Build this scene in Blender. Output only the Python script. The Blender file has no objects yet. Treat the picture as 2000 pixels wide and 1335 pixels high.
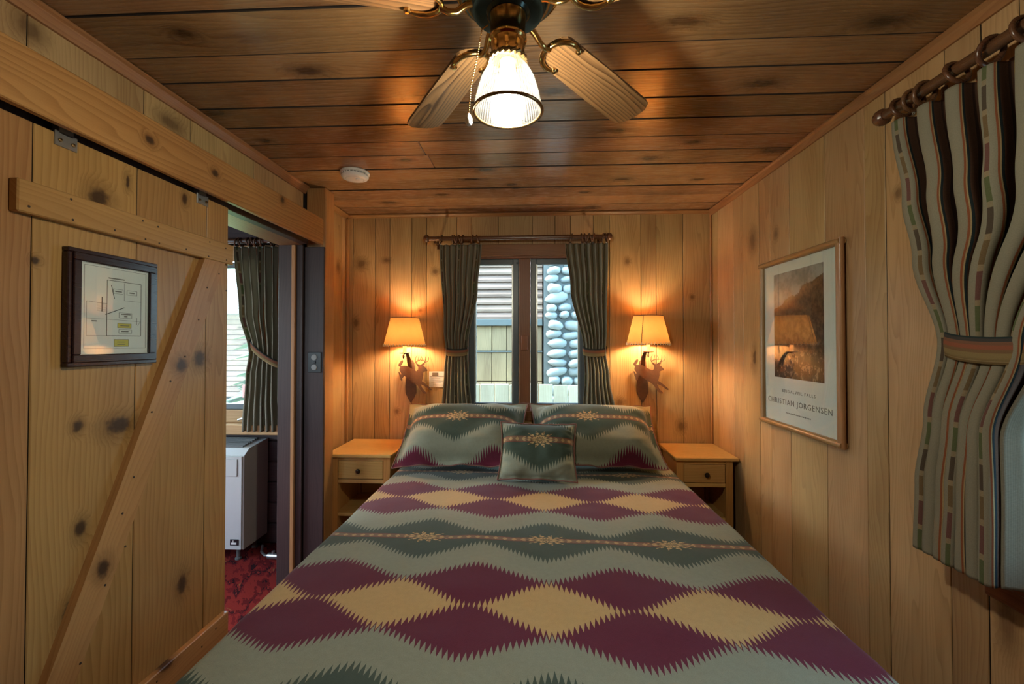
import bpy, bmesh, math, random
from mathutils import Vector, Matrix
random.seed(7)
PI = math.pi
R = math.radians
scene = bpy.context.scene
C = scene.collection

# ------------------------------------------------------------------ camera
cam_d = bpy.data.cameras.new('camera')
cam_d.sensor_width = 36.0
cam_d.lens = 860.0 / 2000.0 * 36.0
cam_d.shift_y = -0.006
cam_d.clip_start = 0.02
cam = bpy.data.objects.new('camera', cam_d)
C.objects.link(cam)
cam.location = (0, 0, 1.40)
cam.rotation_euler = (PI / 2 + R(0.8), 0, R(2.8))
scene.camera = cam
scene.cycles.max_bounces = 8
scene.cycles.glossy_bounces = 3
scene.cycles.caustics_reflective = False
scene.cycles.caustics_refractive = False

# ------------------------------------------------------------------ sky, sun, exposure
world = bpy.data.worlds.new('world')
scene.world = world
world.use_nodes = True
wn = world.node_tree
wn.nodes.clear()
w_out = wn.nodes.new('ShaderNodeOutputWorld')
w_bg = wn.nodes.new('ShaderNodeBackground')
w_sky = wn.nodes.new('ShaderNodeTexSky')
w_sky.sky_type = 'NISHITA'
w_sky.sun_disc = False
w_sky.sun_elevation = R(48)
w_sky.sun_rotation = R(277)
w_sky.dust_density = 2.0
w_sky.ozone_density = 1.5
w_bg.inputs['Strength'].default_value = 1.05
w_mix = wn.nodes.new('ShaderNodeMix')
w_mix.data_type = 'RGBA'
w_mix.inputs[0].default_value = 0.55      # thin overcast veil
w_mix.inputs[7].default_value = (1.25, 1.85, 2.3, 1.0)
wn.links.new(w_sky.outputs['Color'], w_mix.inputs[6])
wn.links.new(w_mix.outputs[2], w_bg.inputs['Color'])
wn.links.new(w_bg.outputs['Background'], w_out.inputs['Surface'])
sun_d = bpy.data.lights.new('sun', 'SUN')
sun_d.energy = 4.0
sun_d.angle = R(8)
sun_d.color = (1.0, 0.96, 0.9)
sun = bpy.data.objects.new('sun', sun_d)
C.objects.link(sun)
sun.rotation_euler = Vector((1.0, 0.12, -1.25)).to_track_quat('-Z', 'Y').to_euler()
vs = scene.view_settings
vs.view_transform = 'Standard'
vs.look = 'None'
vs.exposure = 1.9
vs.gamma = 1.0
vs.use_curve_mapping = False
BULB_SCONCE = 140.0
BULB_FAN = 270.0

# sky portals in the windows and in the next room's two added openings (they only guide sampling of the sky)
def portal(name, loc, rot, sx, sy):
    d = bpy.data.lights.new(name, 'AREA')
    d.shape = 'RECTANGLE'
    d.size = sx
    d.size_y = sy
    d.cycles.is_portal = True
    o = bpy.data.objects.new(name, d)
    C.objects.link(o)
    o.location = loc
    o.rotation_euler = rot
portal('portal', (-0.05, 3.14, 1.47), (R(-90), 0, 0), 0.78, 1.06)
portal('portal', (-2.25, 3.14, 1.45), (R(-90), 0, 0), 0.90, 1.10)
portal('portal', (-2.325, -1.0, 1.60), (R(90), 0, 0), 1.15, 0.80)
portal('portal', (-3.60, 1.30, 1.35), (R(90), 0, R(-90)), 1.60, 1.50)
portal('portal', (1.33, 0.865, 1.45), (R(90), 0, R(90)), 0.53, 1.15)

# ------------------------------------------------------------------ dimensions
XL, XR, YB, YF, ZC = -1.30, 1.19, 3.00, -0.90, 2.285
XS = -3.5          # far wall of the neighbouring room
PT = 0.12          # partition thickness

# ------------------------------------------------------------------ node helpers
class NB:
    def __init__(self, name):
        self.m = bpy.data.materials.new(name)
        self.m.use_nodes = True
        self.t = self.m.node_tree
        self.t.nodes.clear()
        self.out = self.t.nodes.new('ShaderNodeOutputMaterial')
    def n(self, typ, **kw):
        nd = self.t.nodes.new(typ)
        for k, v in kw.items():
            setattr(nd, k, v)
        return nd
    def l(self, a, b):
        self.t.links.new(a, b)
    def setin(self, inp, v):
        if isinstance(v, bpy.types.NodeSocket):
            self.l(v, inp)
        else:
            inp.default_value = v
    def math(self, op, a, b=None, c=None, clamp=False):
        nd = self.n('ShaderNodeMath', operation=op)
        nd.use_clamp = clamp
        self.setin(nd.inputs[0], a)
        if b is not None: self.setin(nd.inputs[1], b)
        if c is not None: self.setin(nd.inputs[2], c)
        return nd.outputs[0]
    def add(self, a, b): return self.math('ADD', a, b)
    def sub(self, a, b): return self.math('SUBTRACT', a, b)
    def mul(self, a, b): return self.math('MULTIPLY', a, b)
    def lt(self, a, b): return self.math('LESS_THAN', a, b)
    def gt(self, a, b): return self.math('GREATER_THAN', a, b)
    def fract(self, a): return self.math('FRACT', a)
    def abs(self, a): return self.math('ABSOLUTE', a)
    def comb(self, x, y, z=0.0):
        nd = self.n('ShaderNodeCombineXYZ')
        self.setin(nd.inputs[0], x); self.setin(nd.inputs[1], y); self.setin(nd.inputs[2], z)
        return nd.outputs[0]
    def sep(self, v):
        nd = self.n('ShaderNodeSeparateXYZ')
        self.l(v, nd.inputs[0])
        return nd.outputs
    def mix(self, f, a, b, blend='MIX'):
        nd = self.n('ShaderNodeMix', data_type='RGBA', blend_type=blend)
        self.setin(nd.inputs[0], f)
        self.setin(nd.inputs[6], a if not isinstance(a, tuple) else (*a, 1.0)[:4])
        self.setin(nd.inputs[7], b if not isinstance(b, tuple) else (*b, 1.0)[:4])
        return nd.outputs[2]
    def noise(self, vec, scale=1.0, detail=2.0, rough=0.5, dist=0.0):
        nd = self.n('ShaderNodeTexNoise')
        if vec is not None: self.l(vec, nd.inputs['Vector'])
        nd.inputs['Scale'].default_value = scale
        nd.inputs['Detail'].default_value = detail
        nd.inputs['Roughness'].default_value = rough
        nd.inputs['Distortion'].default_value = dist
        return nd.outputs['Fac']
    def ramp(self, fac, stops, interp='LINEAR'):
        nd = self.n('ShaderNodeValToRGB')
        cr = nd.color_ramp
        cr.interpolation = interp
        while len(cr.elements) < len(stops): cr.elements.new(0.5)
        for e, (p, c) in zip(cr.elements, stops):
            e.position = p
            e.color = (*c, 1.0) if len(c) == 3 else c
        self.setin(nd.inputs[0], fac)
        return nd.outputs[0]
    def smooth(self, x, a, b):
        nd = self.n('ShaderNodeMapRange', interpolation_type='SMOOTHSTEP')
        self.setin(nd.inputs[0], x)
        nd.inputs[1].default_value = a
        nd.inputs[2].default_value = b
        return nd.outputs[0]
    def bump(self, h, strength=0.3, dist=0.002):
        nd = self.n('ShaderNodeBump')
        nd.inputs['Strength'].default_value = strength
        nd.inputs['Distance'].default_value = dist
        self.l(h, nd.inputs['Height'])
        return nd.outputs[0]
    def principled(self, color, rough=0.5, metal=0.0, normal=None, spec=0.5, **kw):
        p = self.n('ShaderNodeBsdfPrincipled')
        self.setin(p.inputs['Base Color'], color if not isinstance(color, tuple) else (*color, 1.0)[:4])
        self.setin(p.inputs['Roughness'], rough)
        self.setin(p.inputs['Metallic'], metal)
        self.setin(p.inputs['Specular IOR Level'], spec)
        if normal is not None: self.l(normal, p.inputs['Normal'])
        for k, v in kw.items():
            self.setin(p.inputs[k], v)
        self.l(p.outputs[0], self.out.inputs[0])
        return p

def plain(name, col, rough=0.5, metal=0.0, spec=0.5, vary=0.12, vscale=30.0, bump=0.0):
    b = NB(name)
    tc = b.n('ShaderNodeTexCoord')
    f = b.noise(tc.outputs['Object'], vscale, 4.0, 0.6)
    lo = tuple(c * (1 - vary) for c in col)
    hi = tuple(min(1.0, c * (1 + vary)) for c in col)
    c = b.mix(f, lo, hi)
    nrm = b.bump(f, bump, 0.002) if bump else None
    b.principled(c, rough, metal, nrm, spec)
    return b.m

def emis(name, col, strength):
    b = NB(name)
    e = b.n('ShaderNodeEmission')
    e.inputs[0].default_value = (*col, 1)
    e.inputs[1].default_value = strength
    b.l(e.outputs[0], b.out.inputs[0])
    return b.m

def wood(name, axis, light, dark, knotc=(0.035, 0.014, 0.006), knots=0.35, rough=0.42, vary=0.22,
         ksize=1.0, grain=1.0, fiber=1.0, wav=0.010, spec=0.35, hue=0.0, kx=2.6, ky=1.5, spots=(), ringc=1.0, kstr=1.0):
    """axis: index of the grain direction in object space"""
    b = NB(name)
    tc = b.n('ShaderNodeTexCoord')
    oi = b.n('ShaderNodeObjectInfo')
    s = b.sep(tc.outputs['Object'])
    a = s[axis]
    o = [i for i in range(3) if i != axis]
    c = b.add(s[o[0]], s[o[1]])
    rnd = oi.outputs['Random']
    a = b.add(a, b.mul(rnd, 37.0))
    c = b.add(c, b.mul(rnd, 91.0))
    # knots
    vor = b.n('ShaderNodeTexVoronoi', voronoi_dimensions='2D')
    vor.inputs['Scale'].default_value = 1.0
    vor.inputs['Randomness'].default_value = 0.9
    vec = b.comb(b.mul(c, kx * 2.0), b.mul(a, ky * 1.4), 0.0)
    b.l(vec, vor.inputs['Vector'])
    dist = vor.outputs['Distance']
    cs = b.sep(vor.outputs['Color'])
    present = b.lt(cs[0], knots)
    wob = b.mul(b.sub(b.noise(b.comb(c, a, 0.0), 34.0, 2.0), 0.5), 0.10)
    kd = b.add(dist, wob)
    ksz = b.math('MULTIPLY_ADD', cs[1], 0.10 * ksize, 0.045 * ksize)
    kk = b.math('DIVIDE', kd, ksz)
    kcore = b.mul(b.sub(1.0, b.smooth(kk, 0.75, 1.25)), present)
    khalo = b.mul(b.sub(1.0, b.smooth(kk, 0.7, 3.4)), present)
    if spots:
        # individual knots at their places in the boards: (x, y, z, rx, ry, rz)
        geo = b.n('ShaderNodeNewGeometry')
        kks = None
        for (px, py, pz, rx, ry, rz) in spots:
            v1 = b.n('ShaderNodeVectorMath', operation='SUBTRACT')
            b.l(geo.outputs['Position'], v1.inputs[0]); v1.inputs[1].default_value = (px, py, pz)
            v2 = b.n('ShaderNodeVectorMath', operation='MULTIPLY')
            b.l(v1.outputs[0], v2.inputs[0]); v2.inputs[1].default_value = (1/rx, 1/ry, 1/rz)
            v3 = b.n('ShaderNodeVectorMath', operation='LENGTH')
            b.l(v2.outputs[0], v3.inputs[0])
            kks = v3.outputs['Value'] if kks is None else b.math('MINIMUM', kks, v3.outputs['Value'])
        kks = b.add(kks, b.add(b.mul(wob, 7.0), b.mul(b.sub(b.noise(b.comb(c, a, 2.0), 90.0, 2.0), 0.5), 0.5)))
        kcore = b.math('MAXIMUM', kcore, b.mul(b.sub(1.0, b.smooth(kks, 0.45, 1.20)), kstr))
        khalo = b.math('MAXIMUM', khalo, b.sub(1.0, b.smooth(kks, 0.7, 2.6)))
    # figure, bent around the knots
    n1 = b.noise(b.comb(b.mul(c, 7.0), b.mul(a, 0.9), 0.0), 1.0, 2.0, 0.5)
    n2 = b.noise(b.comb(b.mul(c, 22.0), b.mul(a, 2.2), 3.0), 1.0, 1.0, 0.5)
    cw = b.add(c, b.mul(b.sub(n1, 0.5), 0.16 * grain))
    cw = b.add(cw, b.mul(khalo, 0.030))
    cw = b.add(cw, b.mul(b.sub(n2, 0.5), wav))
    ph = b.fract(b.mul(cw, 62.0))
    rings = b.math('POWER', ph, 2.2)
    rings = b.sub(rings, b.smooth(ph, 0.93, 1.0))
    fib = b.noise(b.comb(b.mul(c, 420.0), b.mul(a, 9.0), 5.0), 1.0, 2.0, 0.6)
    broad = b.noise(b.comb(b.mul(c, 5.0), b.mul(a, 1.6), 9.0), 1.0, 2.0, 0.55)
    fac = b.add(b.mul(rings, 0.50 * ringc), b.mul(b.sub(fib, 0.5), 0.60 * fiber))
    fac = b.add(fac, b.mul(b.sub(broad, 0.42), 1.7))
    fac = b.math('ADD', fac, 0.10, clamp=True)
    col = b.mix(fac, light, dark)
    col = b.mix(b.mul(khalo, 0.55), col, tuple(d * 0.55 for d in dark))
    col = b.mix(b.mul(kcore, 0.88), col, knotc)
    hs = b.n('ShaderNodeHueSaturation')
    b.setin(hs.inputs['Value'], b.math('MULTIPLY_ADD', rnd, vary, 1.0 - vary * 0.5))
    r2 = b.fract(b.mul(rnd, 17.3))
    b.setin(hs.inputs['Hue'], b.math('MULTIPLY_ADD', r2, 0.014, 0.493 + hue))
    b.l(col, hs.inputs['Color'])
    nrm = b.bump(fib, 0.10, 0.0008)
    rg = b.math('MULTIPLY_ADD', fib, 0.18, rough - 0.09)
    b.principled(hs.outputs[0], rg, 0.0, nrm, spec)
    return b.m

# ------------------------------------------------------------------ mesh helpers
class MB:
    def __init__(self):
        self.v = []; self.f = []; self.uv = None
    def add(self, verts, faces):
        n = len(self.v)
        self.v += [tuple(p) for p in verts]
        self.f += [tuple(i + n for i in f) for f in faces]
        return self
    def box(self, x0, x1, y0, y1, z0, z1, ch=0.0):
        if x0 > x1: x0, x1 = x1, x0
        if y0 > y1: y0, y1 = y1, y0
        if z0 > z1: z0, z1 = z1, z0
        if ch <= 0:
            v = [(x0,y0,z0),(x1,y0,z0),(x1,y1,z0),(x0,y1,z0),(x0,y0,z1),(x1,y0,z1),(x1,y1,z1),(x0,y1,z1)]
            f = [(0,3,2,1),(4,5,6,7),(0,1,5,4),(1,2,6,5),(2,3,7,6),(3,0,4,7)]
            return self.add(v, f)
        bm = bmesh.new()
        bmesh.ops.create_cube(bm, size=1.0)
        for p in bm.verts:
            p.co = Vector(((x0+x1)/2 + p.co.x*(x1-x0), (y0+y1)/2 + p.co.y*(y1-y0), (z0+z1)/2 + p.co.z*(z1-z0)))
        ch = min(ch, 0.45*min(x1-x0, y1-y0, z1-z0))
        bmesh.ops.bevel(bm, geom=bm.edges[:], offset=ch, segments=1, affect='EDGES')
        bm.verts.index_update()
        v = [p.co[:] for p in bm.verts]
        f = [tuple(q.index for q in fa.verts) for fa in bm.faces]
        bm.free()
        return self.add(v, f)
    def tube(self, pts, r, seg=10, cap=True, sx=1.0, sy=1.0, up=None):
        pts = [Vector(p) for p in pts]
        n = len(pts)
        rs = r if isinstance(r, (list, tuple)) else [r]*n
        vs_, fs = [], []
        ref = Vector(up) if up is not None else None
        prev = None
        for i, p in enumerate(pts):
            d = (pts[min(i+1, n-1)] - pts[max(i-1, 0)]).normalized()
            if ref is None:
                ref = Vector((0,0,1)) if abs(d.z) < 0.9 else Vector((1,0,0))
            if prev is None:
                a = d.cross(ref).normalized()
            else:
                a = (prev - d*prev.dot(d)).normalized()
            prev = a
            b_ = d.cross(a).normalized()
            for k in range(seg):
                t = 2*PI*k/seg
                vs_.append(p + a*(math.cos(t)*rs[i]*sx) + b_*(math.sin(t)*rs[i]*sy))
        for i in range(n-1):
            for k in range(seg):
                k2 = (k+1) % seg
                fs.append((i*seg+k, i*seg+k2, (i+1)*seg+k2, (i+1)*seg+k))
        if cap:
            fs.append(tuple(range(seg-1, -1, -1)))
            fs.append(tuple((n-1)*seg+k for k in range(seg)))
        return self.add(vs_, fs)
    def lathe(self, prof, center=(0,0,0), seg=32, axis='z', ribs=0, ribamp=0.0, cap=True):
        cx, cy, cz = center
        vs_, fs = [], []
        for (r, h) in prof:
            for k in range(seg):
                t = 2*PI*k/seg
                rr = r
                if ribs: rr = r + ribamp*(1 if (k % 2) else -1)
                a, b_ = rr*math.cos(t), rr*math.sin(t)
                if axis == 'z': vs_.append((cx+a, cy+b_, cz+h))
                elif axis == 'y': vs_.append((cx+a, cy+h, cz+b_))
                else: vs_.append((cx+h, cy+a, cz+b_))
        n = len(prof)
        for i in range(n-1):
            for k in range(seg):
                k2 = (k+1) % seg
                fs.append((i*seg+k, i*seg+k2, (i+1)*seg+k2, (i+1)*seg+k))
        if cap:
            fs.append(tuple(range(seg-1, -1, -1)))
            fs.append(tuple((n-1)*seg+k for k in range(seg)))
        return self.add(vs_, fs)
    def torus(self, center, R_, r, axis='z', seg=24, rs=8):
        pts = []
        cx, cy, cz = center
        vs_, fs = [], []
        for i in range(seg):
            t = 2*PI*i/seg
            for k in range(rs):
                q = 2*PI*k/rs
                rad = R_ + r*math.cos(q)
                h = r*math.sin(q)
                a, b_ = rad*math.cos(t), rad*math.sin(t)
                vs_.append({'z': (cx+a, cy+b_, cz+h), 'y': (cx+a, cy+h, cz+b_), 'x': (cx+h, cy+a, cz+b_)}[axis])
        for i in range(seg):
            i2 = (i+1) % seg
            for k in range(rs):
                k2 = (k+1) % rs
                fs.append((i*rs+k, i2*rs+k, i2*rs+k2, i*rs+k2))
        return self.add(vs_, fs)
    def sphere(self, c, r, seg=16, rings=10, sx=1, sy=1, sz=1):
        prof = []
        vs_, fs = [], []
        for i in range(rings+1):
            p = -PI/2 + PI*i/rings
            for k in range(seg):
                t = 2*PI*k/seg
                vs_.append((c[0]+sx*r*math.cos(p)*math.cos(t), c[1]+sy*r*math.cos(p)*math.sin(t), c[2]+sz*r*math.sin(p)))
        for i in range(rings):
            for k in range(seg):
                k2 = (k+1) % seg
                fs.append((i*seg+k, i*seg+k2, (i+1)*seg+k2, (i+1)*seg+k))
        return self.add(vs_, fs)
    def prism(self, poly, fn, d0, d1):
        """poly: 2d points; fn(a,b,d)->xyz"""
        n = len(poly)
        v = [fn(a, b_, d0) for a, b_ in poly] + [fn(a, b_, d1) for a, b_ in poly]
        f = [tuple(range(n-1, -1, -1)), tuple(range(n, 2*n))]
        for i in range(n):
            j = (i+1) % n
            f.append((i, j, n+j, n+i))
        return self.add(v, f)

_org = {}
def tag(o, label=None, cat=None, group=None, kind=None):
    if label: o['label'] = label
    if cat: o['category'] = cat
    if group: o['group'] = group
    if kind: o['kind'] = kind
    return o
def empty(name, loc, label, cat, group=None, kind=None):
    o = bpy.data.objects.new(name, None)
    o.empty_display_size = 0.05
    C.objects.link(o)
    o.location = loc
    _org[o.name] = Vector(loc)
    return tag(o, label, cat, group, kind)
def obj(name, mb, mat, parent=None, smooth=False, center=False, origin=None, fix=True, edge=None):
    """mesh object from world-space geometry; parented objects keep the root's origin unless center"""
    me = bpy.data.meshes.new(name)
    base = _org.get(parent.name, Vector((0,0,0))) if parent else Vector((0,0,0))
    org = base.copy()
    if origin is not None: org = Vector(origin)
    if center:
        xs = [p[0] for p in mb.v]; ys = [p[1] for p in mb.v]; zs = [p[2] for p in mb.v]
        org = Vector(((min(xs)+max(xs))/2, (min(ys)+max(ys))/2, (min(zs)+max(zs))/2))
    me.from_pydata([(p[0]-org.x, p[1]-org.y, p[2]-org.z) for p in mb.v], [], mb.f)
    if mb.uv is not None:
        ul = me.uv_layers.new(name='UVMap')
        for lp in me.loops:
            ul.data[lp.index].uv = mb.uv[lp.vertex_index]
    if fix:
        bm = bmesh.new(); bm.from_mesh(me)
        bmesh.ops.recalc_face_normals(bm, faces=bm.faces[:])
        bm.to_mesh(me); bm.free()
    me.materials.append(mat)
    if smooth:
        me.polygons.foreach_set('use_smooth', [True]*len(me.polygons))
        if smooth != 'all':
            me.set_sharp_from_angle(angle=R(38))
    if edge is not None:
        # shade of the V joints painted dark on the faces turned into them
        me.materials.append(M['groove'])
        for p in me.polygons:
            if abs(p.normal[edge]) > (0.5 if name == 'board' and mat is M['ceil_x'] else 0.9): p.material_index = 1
    o = bpy.data.objects.new(name, me)
    C.objects.link(o)
    if parent:
        o.parent = parent
    o.location = org - base
    _org[o.name] = org
    return o
def struct(name, mb, mat, label, cat, **kw):
    o = obj(name, mb, mat, **kw)
    return tag(o, label, cat, kind='structure')
def copy_tree(o, parent=None):
    c = o.copy()
    C.objects.link(c)
    if parent: c.parent = parent
    for ch in [k for k in bpy.data.objects if k.parent == o]:
        copy_tree(ch, c)
    return c

# ------------------------------------------------------------------ materials
PINE_L, PINE_D = (0.49, 0.320, 0.140), (0.27, 0.150, 0.056)
M = {}
CEIL_KNOTS = [(-0.737, 1.391, 2.285, 0.05, 0.022, 10), (-0.406, 1.547, 2.285, 0.045, 0.02, 10), (0.07, 1.545, 2.285, 0.045, 0.022, 10), (0.413, 1.222, 2.285, 0.05, 0.02, 10), (0.78, 1.535, 2.285, 0.06, 0.024, 10), (0.564, 2.135, 2.285, 0.045, 0.022, 10), (-0.239, 2.23, 2.285, 0.04, 0.018, 10), (0.339, 1.84, 2.285, 0.05, 0.016, 10), (0.482, 2.412, 2.285, 0.04, 0.02, 10), (1.108, 2.07, 2.285, 0.07, 0.035, 10), (0.704, 1.97, 2.285, 0.035, 0.016, 10), (-0.914, 2.74, 2.285, 0.05, 0.02, 10), (-0.12, 2.46, 2.285, 0.03, 0.016, 10), (0.963, 1.249, 2.285, 0.05, 0.022, 10), (-1.224, 1.63, 2.285, 0.045, 0.02, 10), (-1.179, 1.86, 2.285, 0.03, 0.016, 10), (-0.55, 2.6, 2.285, 0.04, 0.018, 10), (0.3, 2.6, 2.285, 0.03, 0.015, 10), (0.9, 2.43, 2.285, 0.03, 0.015, 10), (-1, 1.2, 2.285, 0.03, 0.02, 10), (-0.62, 2.1, 2.285, 0.035, 0.016, 10)]
DOOR_KNOTS = [(-1.222, 1.245, 1.155, 10, 0.045, 0.026), (-1.222, 1.127, 1.174, 10, 0.014, 0.018), (-1.222, 1.175, 1.805, 10, 0.03, 0.03), (-1.222, 1.485, 0.559, 10, 0.02, 0.034), (-1.222, 1.137, 0.896, 10, 0.016, 0.024), (-1.222, 1.115, 0.682, 10, 0.022, 0.035), (-1.222, 1.556, 1.339, 10, 0.03, 0.032), (-1.222, 1.48, 1.9, 10, 0.012, 0.02), (-1.222, 1.02, 1.6, 10, 0.01, 0.01), (-1.222, 1.08, 0.3, 10, 0.02, 0.03)]
BRACE_KNOTS = [(-1.198, 1.446, 1.322, 10, 0.026, 0.024), (-1.198, 1.18, 0.77, 10, 0.02, 0.026), (-1.198, 1.4, 0.345, 10, 0.03, 0.02)]
FASCIA_KNOTS = [(-1.168, 1.279, 2.015, 10, 0.018, 0.014), (-1.168, 1.554, 2.02, 10, 0.018, 0.014), (-1.168, 1.989, 2.062, 10, 0.016, 0.018), (-1.168, 0.7, 2, 10, 0.02, 0.015)]
PINE_KNOTS = [(-1.3, 1.065, 2.21, 10, 0.028, 0.024), (-1.3, 1.505, 2.184, 10, 0.04, 0.02), (-0.677, 3, 1.885, 0.018, 10, 0.018), (-1.195, 3, 1.943, 0.03, 10, 0.028), (-1.018, 3, 1.966, 0.022, 10, 0.014), (-0.942, 3, 0.922, 0.014, 10, 0.016), (-1.233, 3, 1.533, 0.016, 10, 0.03), (0.577, 3, 0.995, 0.022, 10, 0.022), (0.983, 3, 0.838, 0.022, 10, 0.03), (0.632, 3, 1.944, 0.015, 10, 0.02), (1.06, 3, 1.7, 0.012, 10, 0.014), (-1.3, 2.87, 1.9, 10, 0.02, 0.03), (-0.78, 3, 1.62, 0.012, 10, 0.012)]
BIRCH_KNOTS = [(1.19, 1.462, 1.889, 10, 0.018, 0.022), (1.19, 1.492, 1.885, 10, 0.012, 0.016), (1.19, 2.45, 1.95, 10, 0.03, 0.05), (1.19, 1.18, 0.7, 10, 0.02, 0.06), (1.19, 2.22, 1.93, 10, 0.016, 0.02)]
M['pine_z'] = wood('pine_wall_board', 2, PINE_L, PINE_D, knots=0.10, ksize=0.6, grain=1.2, spots=PINE_KNOTS, kstr=0.55, knotc=(0.07, 0.03, 0.012))
M['ply_z'] = wood('birch_wall_board', 2, (0.47, 0.305, 0.140), (0.29, 0.162, 0.064), knots=0.03, ksize=0.6, grain=1.6, wav=0.02, fiber=0.6, spots=BIRCH_KNOTS, kstr=0.5, knotc=(0.09, 0.04, 0.018))
M['ceil_x'] = wood('ceiling_board', 0, (0.34, 0.180, 0.078), (0.125, 0.056, 0.022), knots=0.08, ksize=0.6, rough=0.26, vary=0.60, spec=0.5, spots=CEIL_KNOTS, kstr=0.8)
M['door_z'] = wood('door_board', 2, (0.44, 0.235, 0.080), (0.29, 0.135, 0.040), knots=0.04, ksize=0.6, ky=2.0, rough=0.38, spots=DOOR_KNOTS, ringc=1.3)
M['door_y'] = wood('door_rail', 1, (0.44, 0.235, 0.080), (0.30, 0.14, 0.042), knots=0.0, ksize=0.8, rough=0.38, spots=BRACE_KNOTS)
M['valance_y'] = wood('valance_board', 1, (0.45, 0.215, 0.070), (0.27, 0.105, 0.030), knots=0.03, ksize=0.6, kx=3.5, spots=FASCIA_KNOTS, ringc=1.5)
M['trim_x'] = wood('trim_wood_x', 0, (0.36, 0.17, 0.06), (0.22, 0.09, 0.03), knots=0.02)
M['trim_y'] = wood('trim_wood_y', 1, (0.33, 0.16, 0.058), (0.20, 0.085, 0.03), knots=0.02)
M['trim_z'] = wood('trim_wood_z', 2, (0.42, 0.22, 0.08), (0.27, 0.12, 0.04), knots=0.05)
M['casing_x'] = wood('window_wood_x', 0, (0.26, 0.105, 0.040), (0.16, 0.055, 0.02), knots=0.06)
M['casing_z'] = wood('window_wood_z', 2, (0.24, 0.095, 0.038), (0.15, 0.05, 0.019), knots=0.05)
M['casing_y'] = wood('window_wood_y', 1, (0.24, 0.095, 0.038), (0.15, 0.05, 0.019), knots=0.05)
M['lightwood_x'] = wood('sill_wood', 0, (0.50, 0.30, 0.13), (0.36, 0.19, 0.07), knots=0.02)
M['lightwood_z'] = wood('casing_light_wood', 2, (0.44, 0.25, 0.10), (0.30, 0.15, 0.055), knots=0.04)
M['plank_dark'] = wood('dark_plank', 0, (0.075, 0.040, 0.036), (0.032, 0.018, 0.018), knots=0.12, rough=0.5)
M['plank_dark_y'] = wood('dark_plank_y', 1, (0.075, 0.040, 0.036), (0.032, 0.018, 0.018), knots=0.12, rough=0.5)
M['dark_stain'] = wood('dark_stained_board', 2, (0.060, 0.036, 0.032), (0.034, 0.020, 0.018), knots=0.0, rough=0.45)
M['stand_x'] = wood('nightstand_pine_x', 0, (0.60, 0.36, 0.125), (0.46, 0.25, 0.072), knots=0.05, rough=0.3, ksize=0.6)
M['stand_z'] = wood('nightstand_pine_z', 2, (0.55, 0.29, 0.085), (0.41, 0.185, 0.045), knots=0.05, rough=0.35, ksize=0.6)
M['blade'] = wood('oak_blade', 0, (0.24, 0.125, 0.048), (0.050, 0.022, 0.008), knots=0.0, rough=0.32, grain=1.5, wav=0.012, fiber=0.9, ringc=1.7)
M['frame_wood_y'] = wood('poster_frame_y', 1, (0.36, 0.20, 0.085), (0.24, 0.12, 0.045), knots=0.0, rough=0.3)
M['frame_wood_z'] = wood('poster_frame_z', 2, (0.36, 0.20, 0.085), (0.24, 0.12, 0.045), knots=0.0, rough=0.3)
M['rod_wood'] = wood('rod_wood', 1, (0.125, 0.055, 0.024), (0.07, 0.028, 0.012), knots=0.0, rough=0.28, spec=0.5)
M['mahogany'] = wood('mahogany_frame', 1, (0.030, 0.012, 0.010), (0.014, 0.006, 0.006), knots=0.0, rough=0.25, spec=0.5)
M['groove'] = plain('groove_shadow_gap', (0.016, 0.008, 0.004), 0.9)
M['plaster'] = plain('outer_sheathing', (0.16, 0.10, 0.06), 0.9)
M['brass'] = plain('polished_brass', (0.52, 0.33, 0.12), 0.16, 1.0, vary=0.1)
M['dark_brass'] = plain('antique_brass', (0.24, 0.15, 0.065), 0.28, 1.0, vary=0.2)
M['motor'] = plain('dark_enamel', (0.030, 0.040, 0.034), 0.18, 0.6, vary=0.2)
M['white_plastic'] = plain('white_plastic', (0.72, 0.70, 0.64), 0.4, vary=0.04)
M['grey_plastic'] = plain('grey_plastic', (0.22, 0.22, 0.21), 0.5)
M['black_plastic'] = plain('black_plastic', (0.012, 0.012, 0.014), 0.3)
M['iron'] = plain('rusted_iron', (0.115, 0.060, 0.034), 0.55, 0.35, vary=0.35, vscale=60, bump=0.2)
M['steel'] = plain('zinc_steel', (0.42, 0.43, 0.40), 0.35, 0.9)
M['nail'] = plain('dark_nail', (0.05, 0.03, 0.02), 0.5, 0.5)
M['knob'] = plain('bronze_knob', (0.055, 0.040, 0.026), 0.3, 0.8)
M['sash'] = plain('grey_sash_paint', (0.085, 0.105, 0.115), 0.35, vary=0.1)
M['paper'] = plain('white_paper', (0.74, 0.75, 0.70), 0.7, vary=0.02)
M['mat_board'] = plain('poster_paper', (0.70, 0.71, 0.64), 0.6, vary=0.02)
M['ink'] = plain('dark_ink', (0.03, 0.03, 0.03), 0.6)
M['ink_grey'] = plain('grey_ink', (0.16, 0.15, 0.13), 0.6)
M['yellow_print'] = plain('yellow_highlight', (0.62, 0.52, 0.10), 0.6)
M['candle'] = plain('candle_sleeve', (0.85, 0.78, 0.62), 0.5, vary=0.02)
M['heater'] = plain('heater_enamel', (0.46, 0.46, 0.42), 0.4, vary=0.03)
M['heater_top'] = plain('heater_grille', (0.12, 0.12, 0.11), 0.4)
M['mattress'] = plain('mattress_ticking', (0.7, 0.68, 0.62), 0.9)
M['liner'] = plain('curtain_liner', (0.70, 0.74, 0.76), 0.9, vary=0.03)
M['bulb_warm'] = emis('lit_bulb_warm', (1.0, 0.79, 0.50), BULB_SCONCE)
M['bulb_fan'] = emis('lit_bulb_fan', (1.0, 0.93, 0.78), BULB_FAN)

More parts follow.
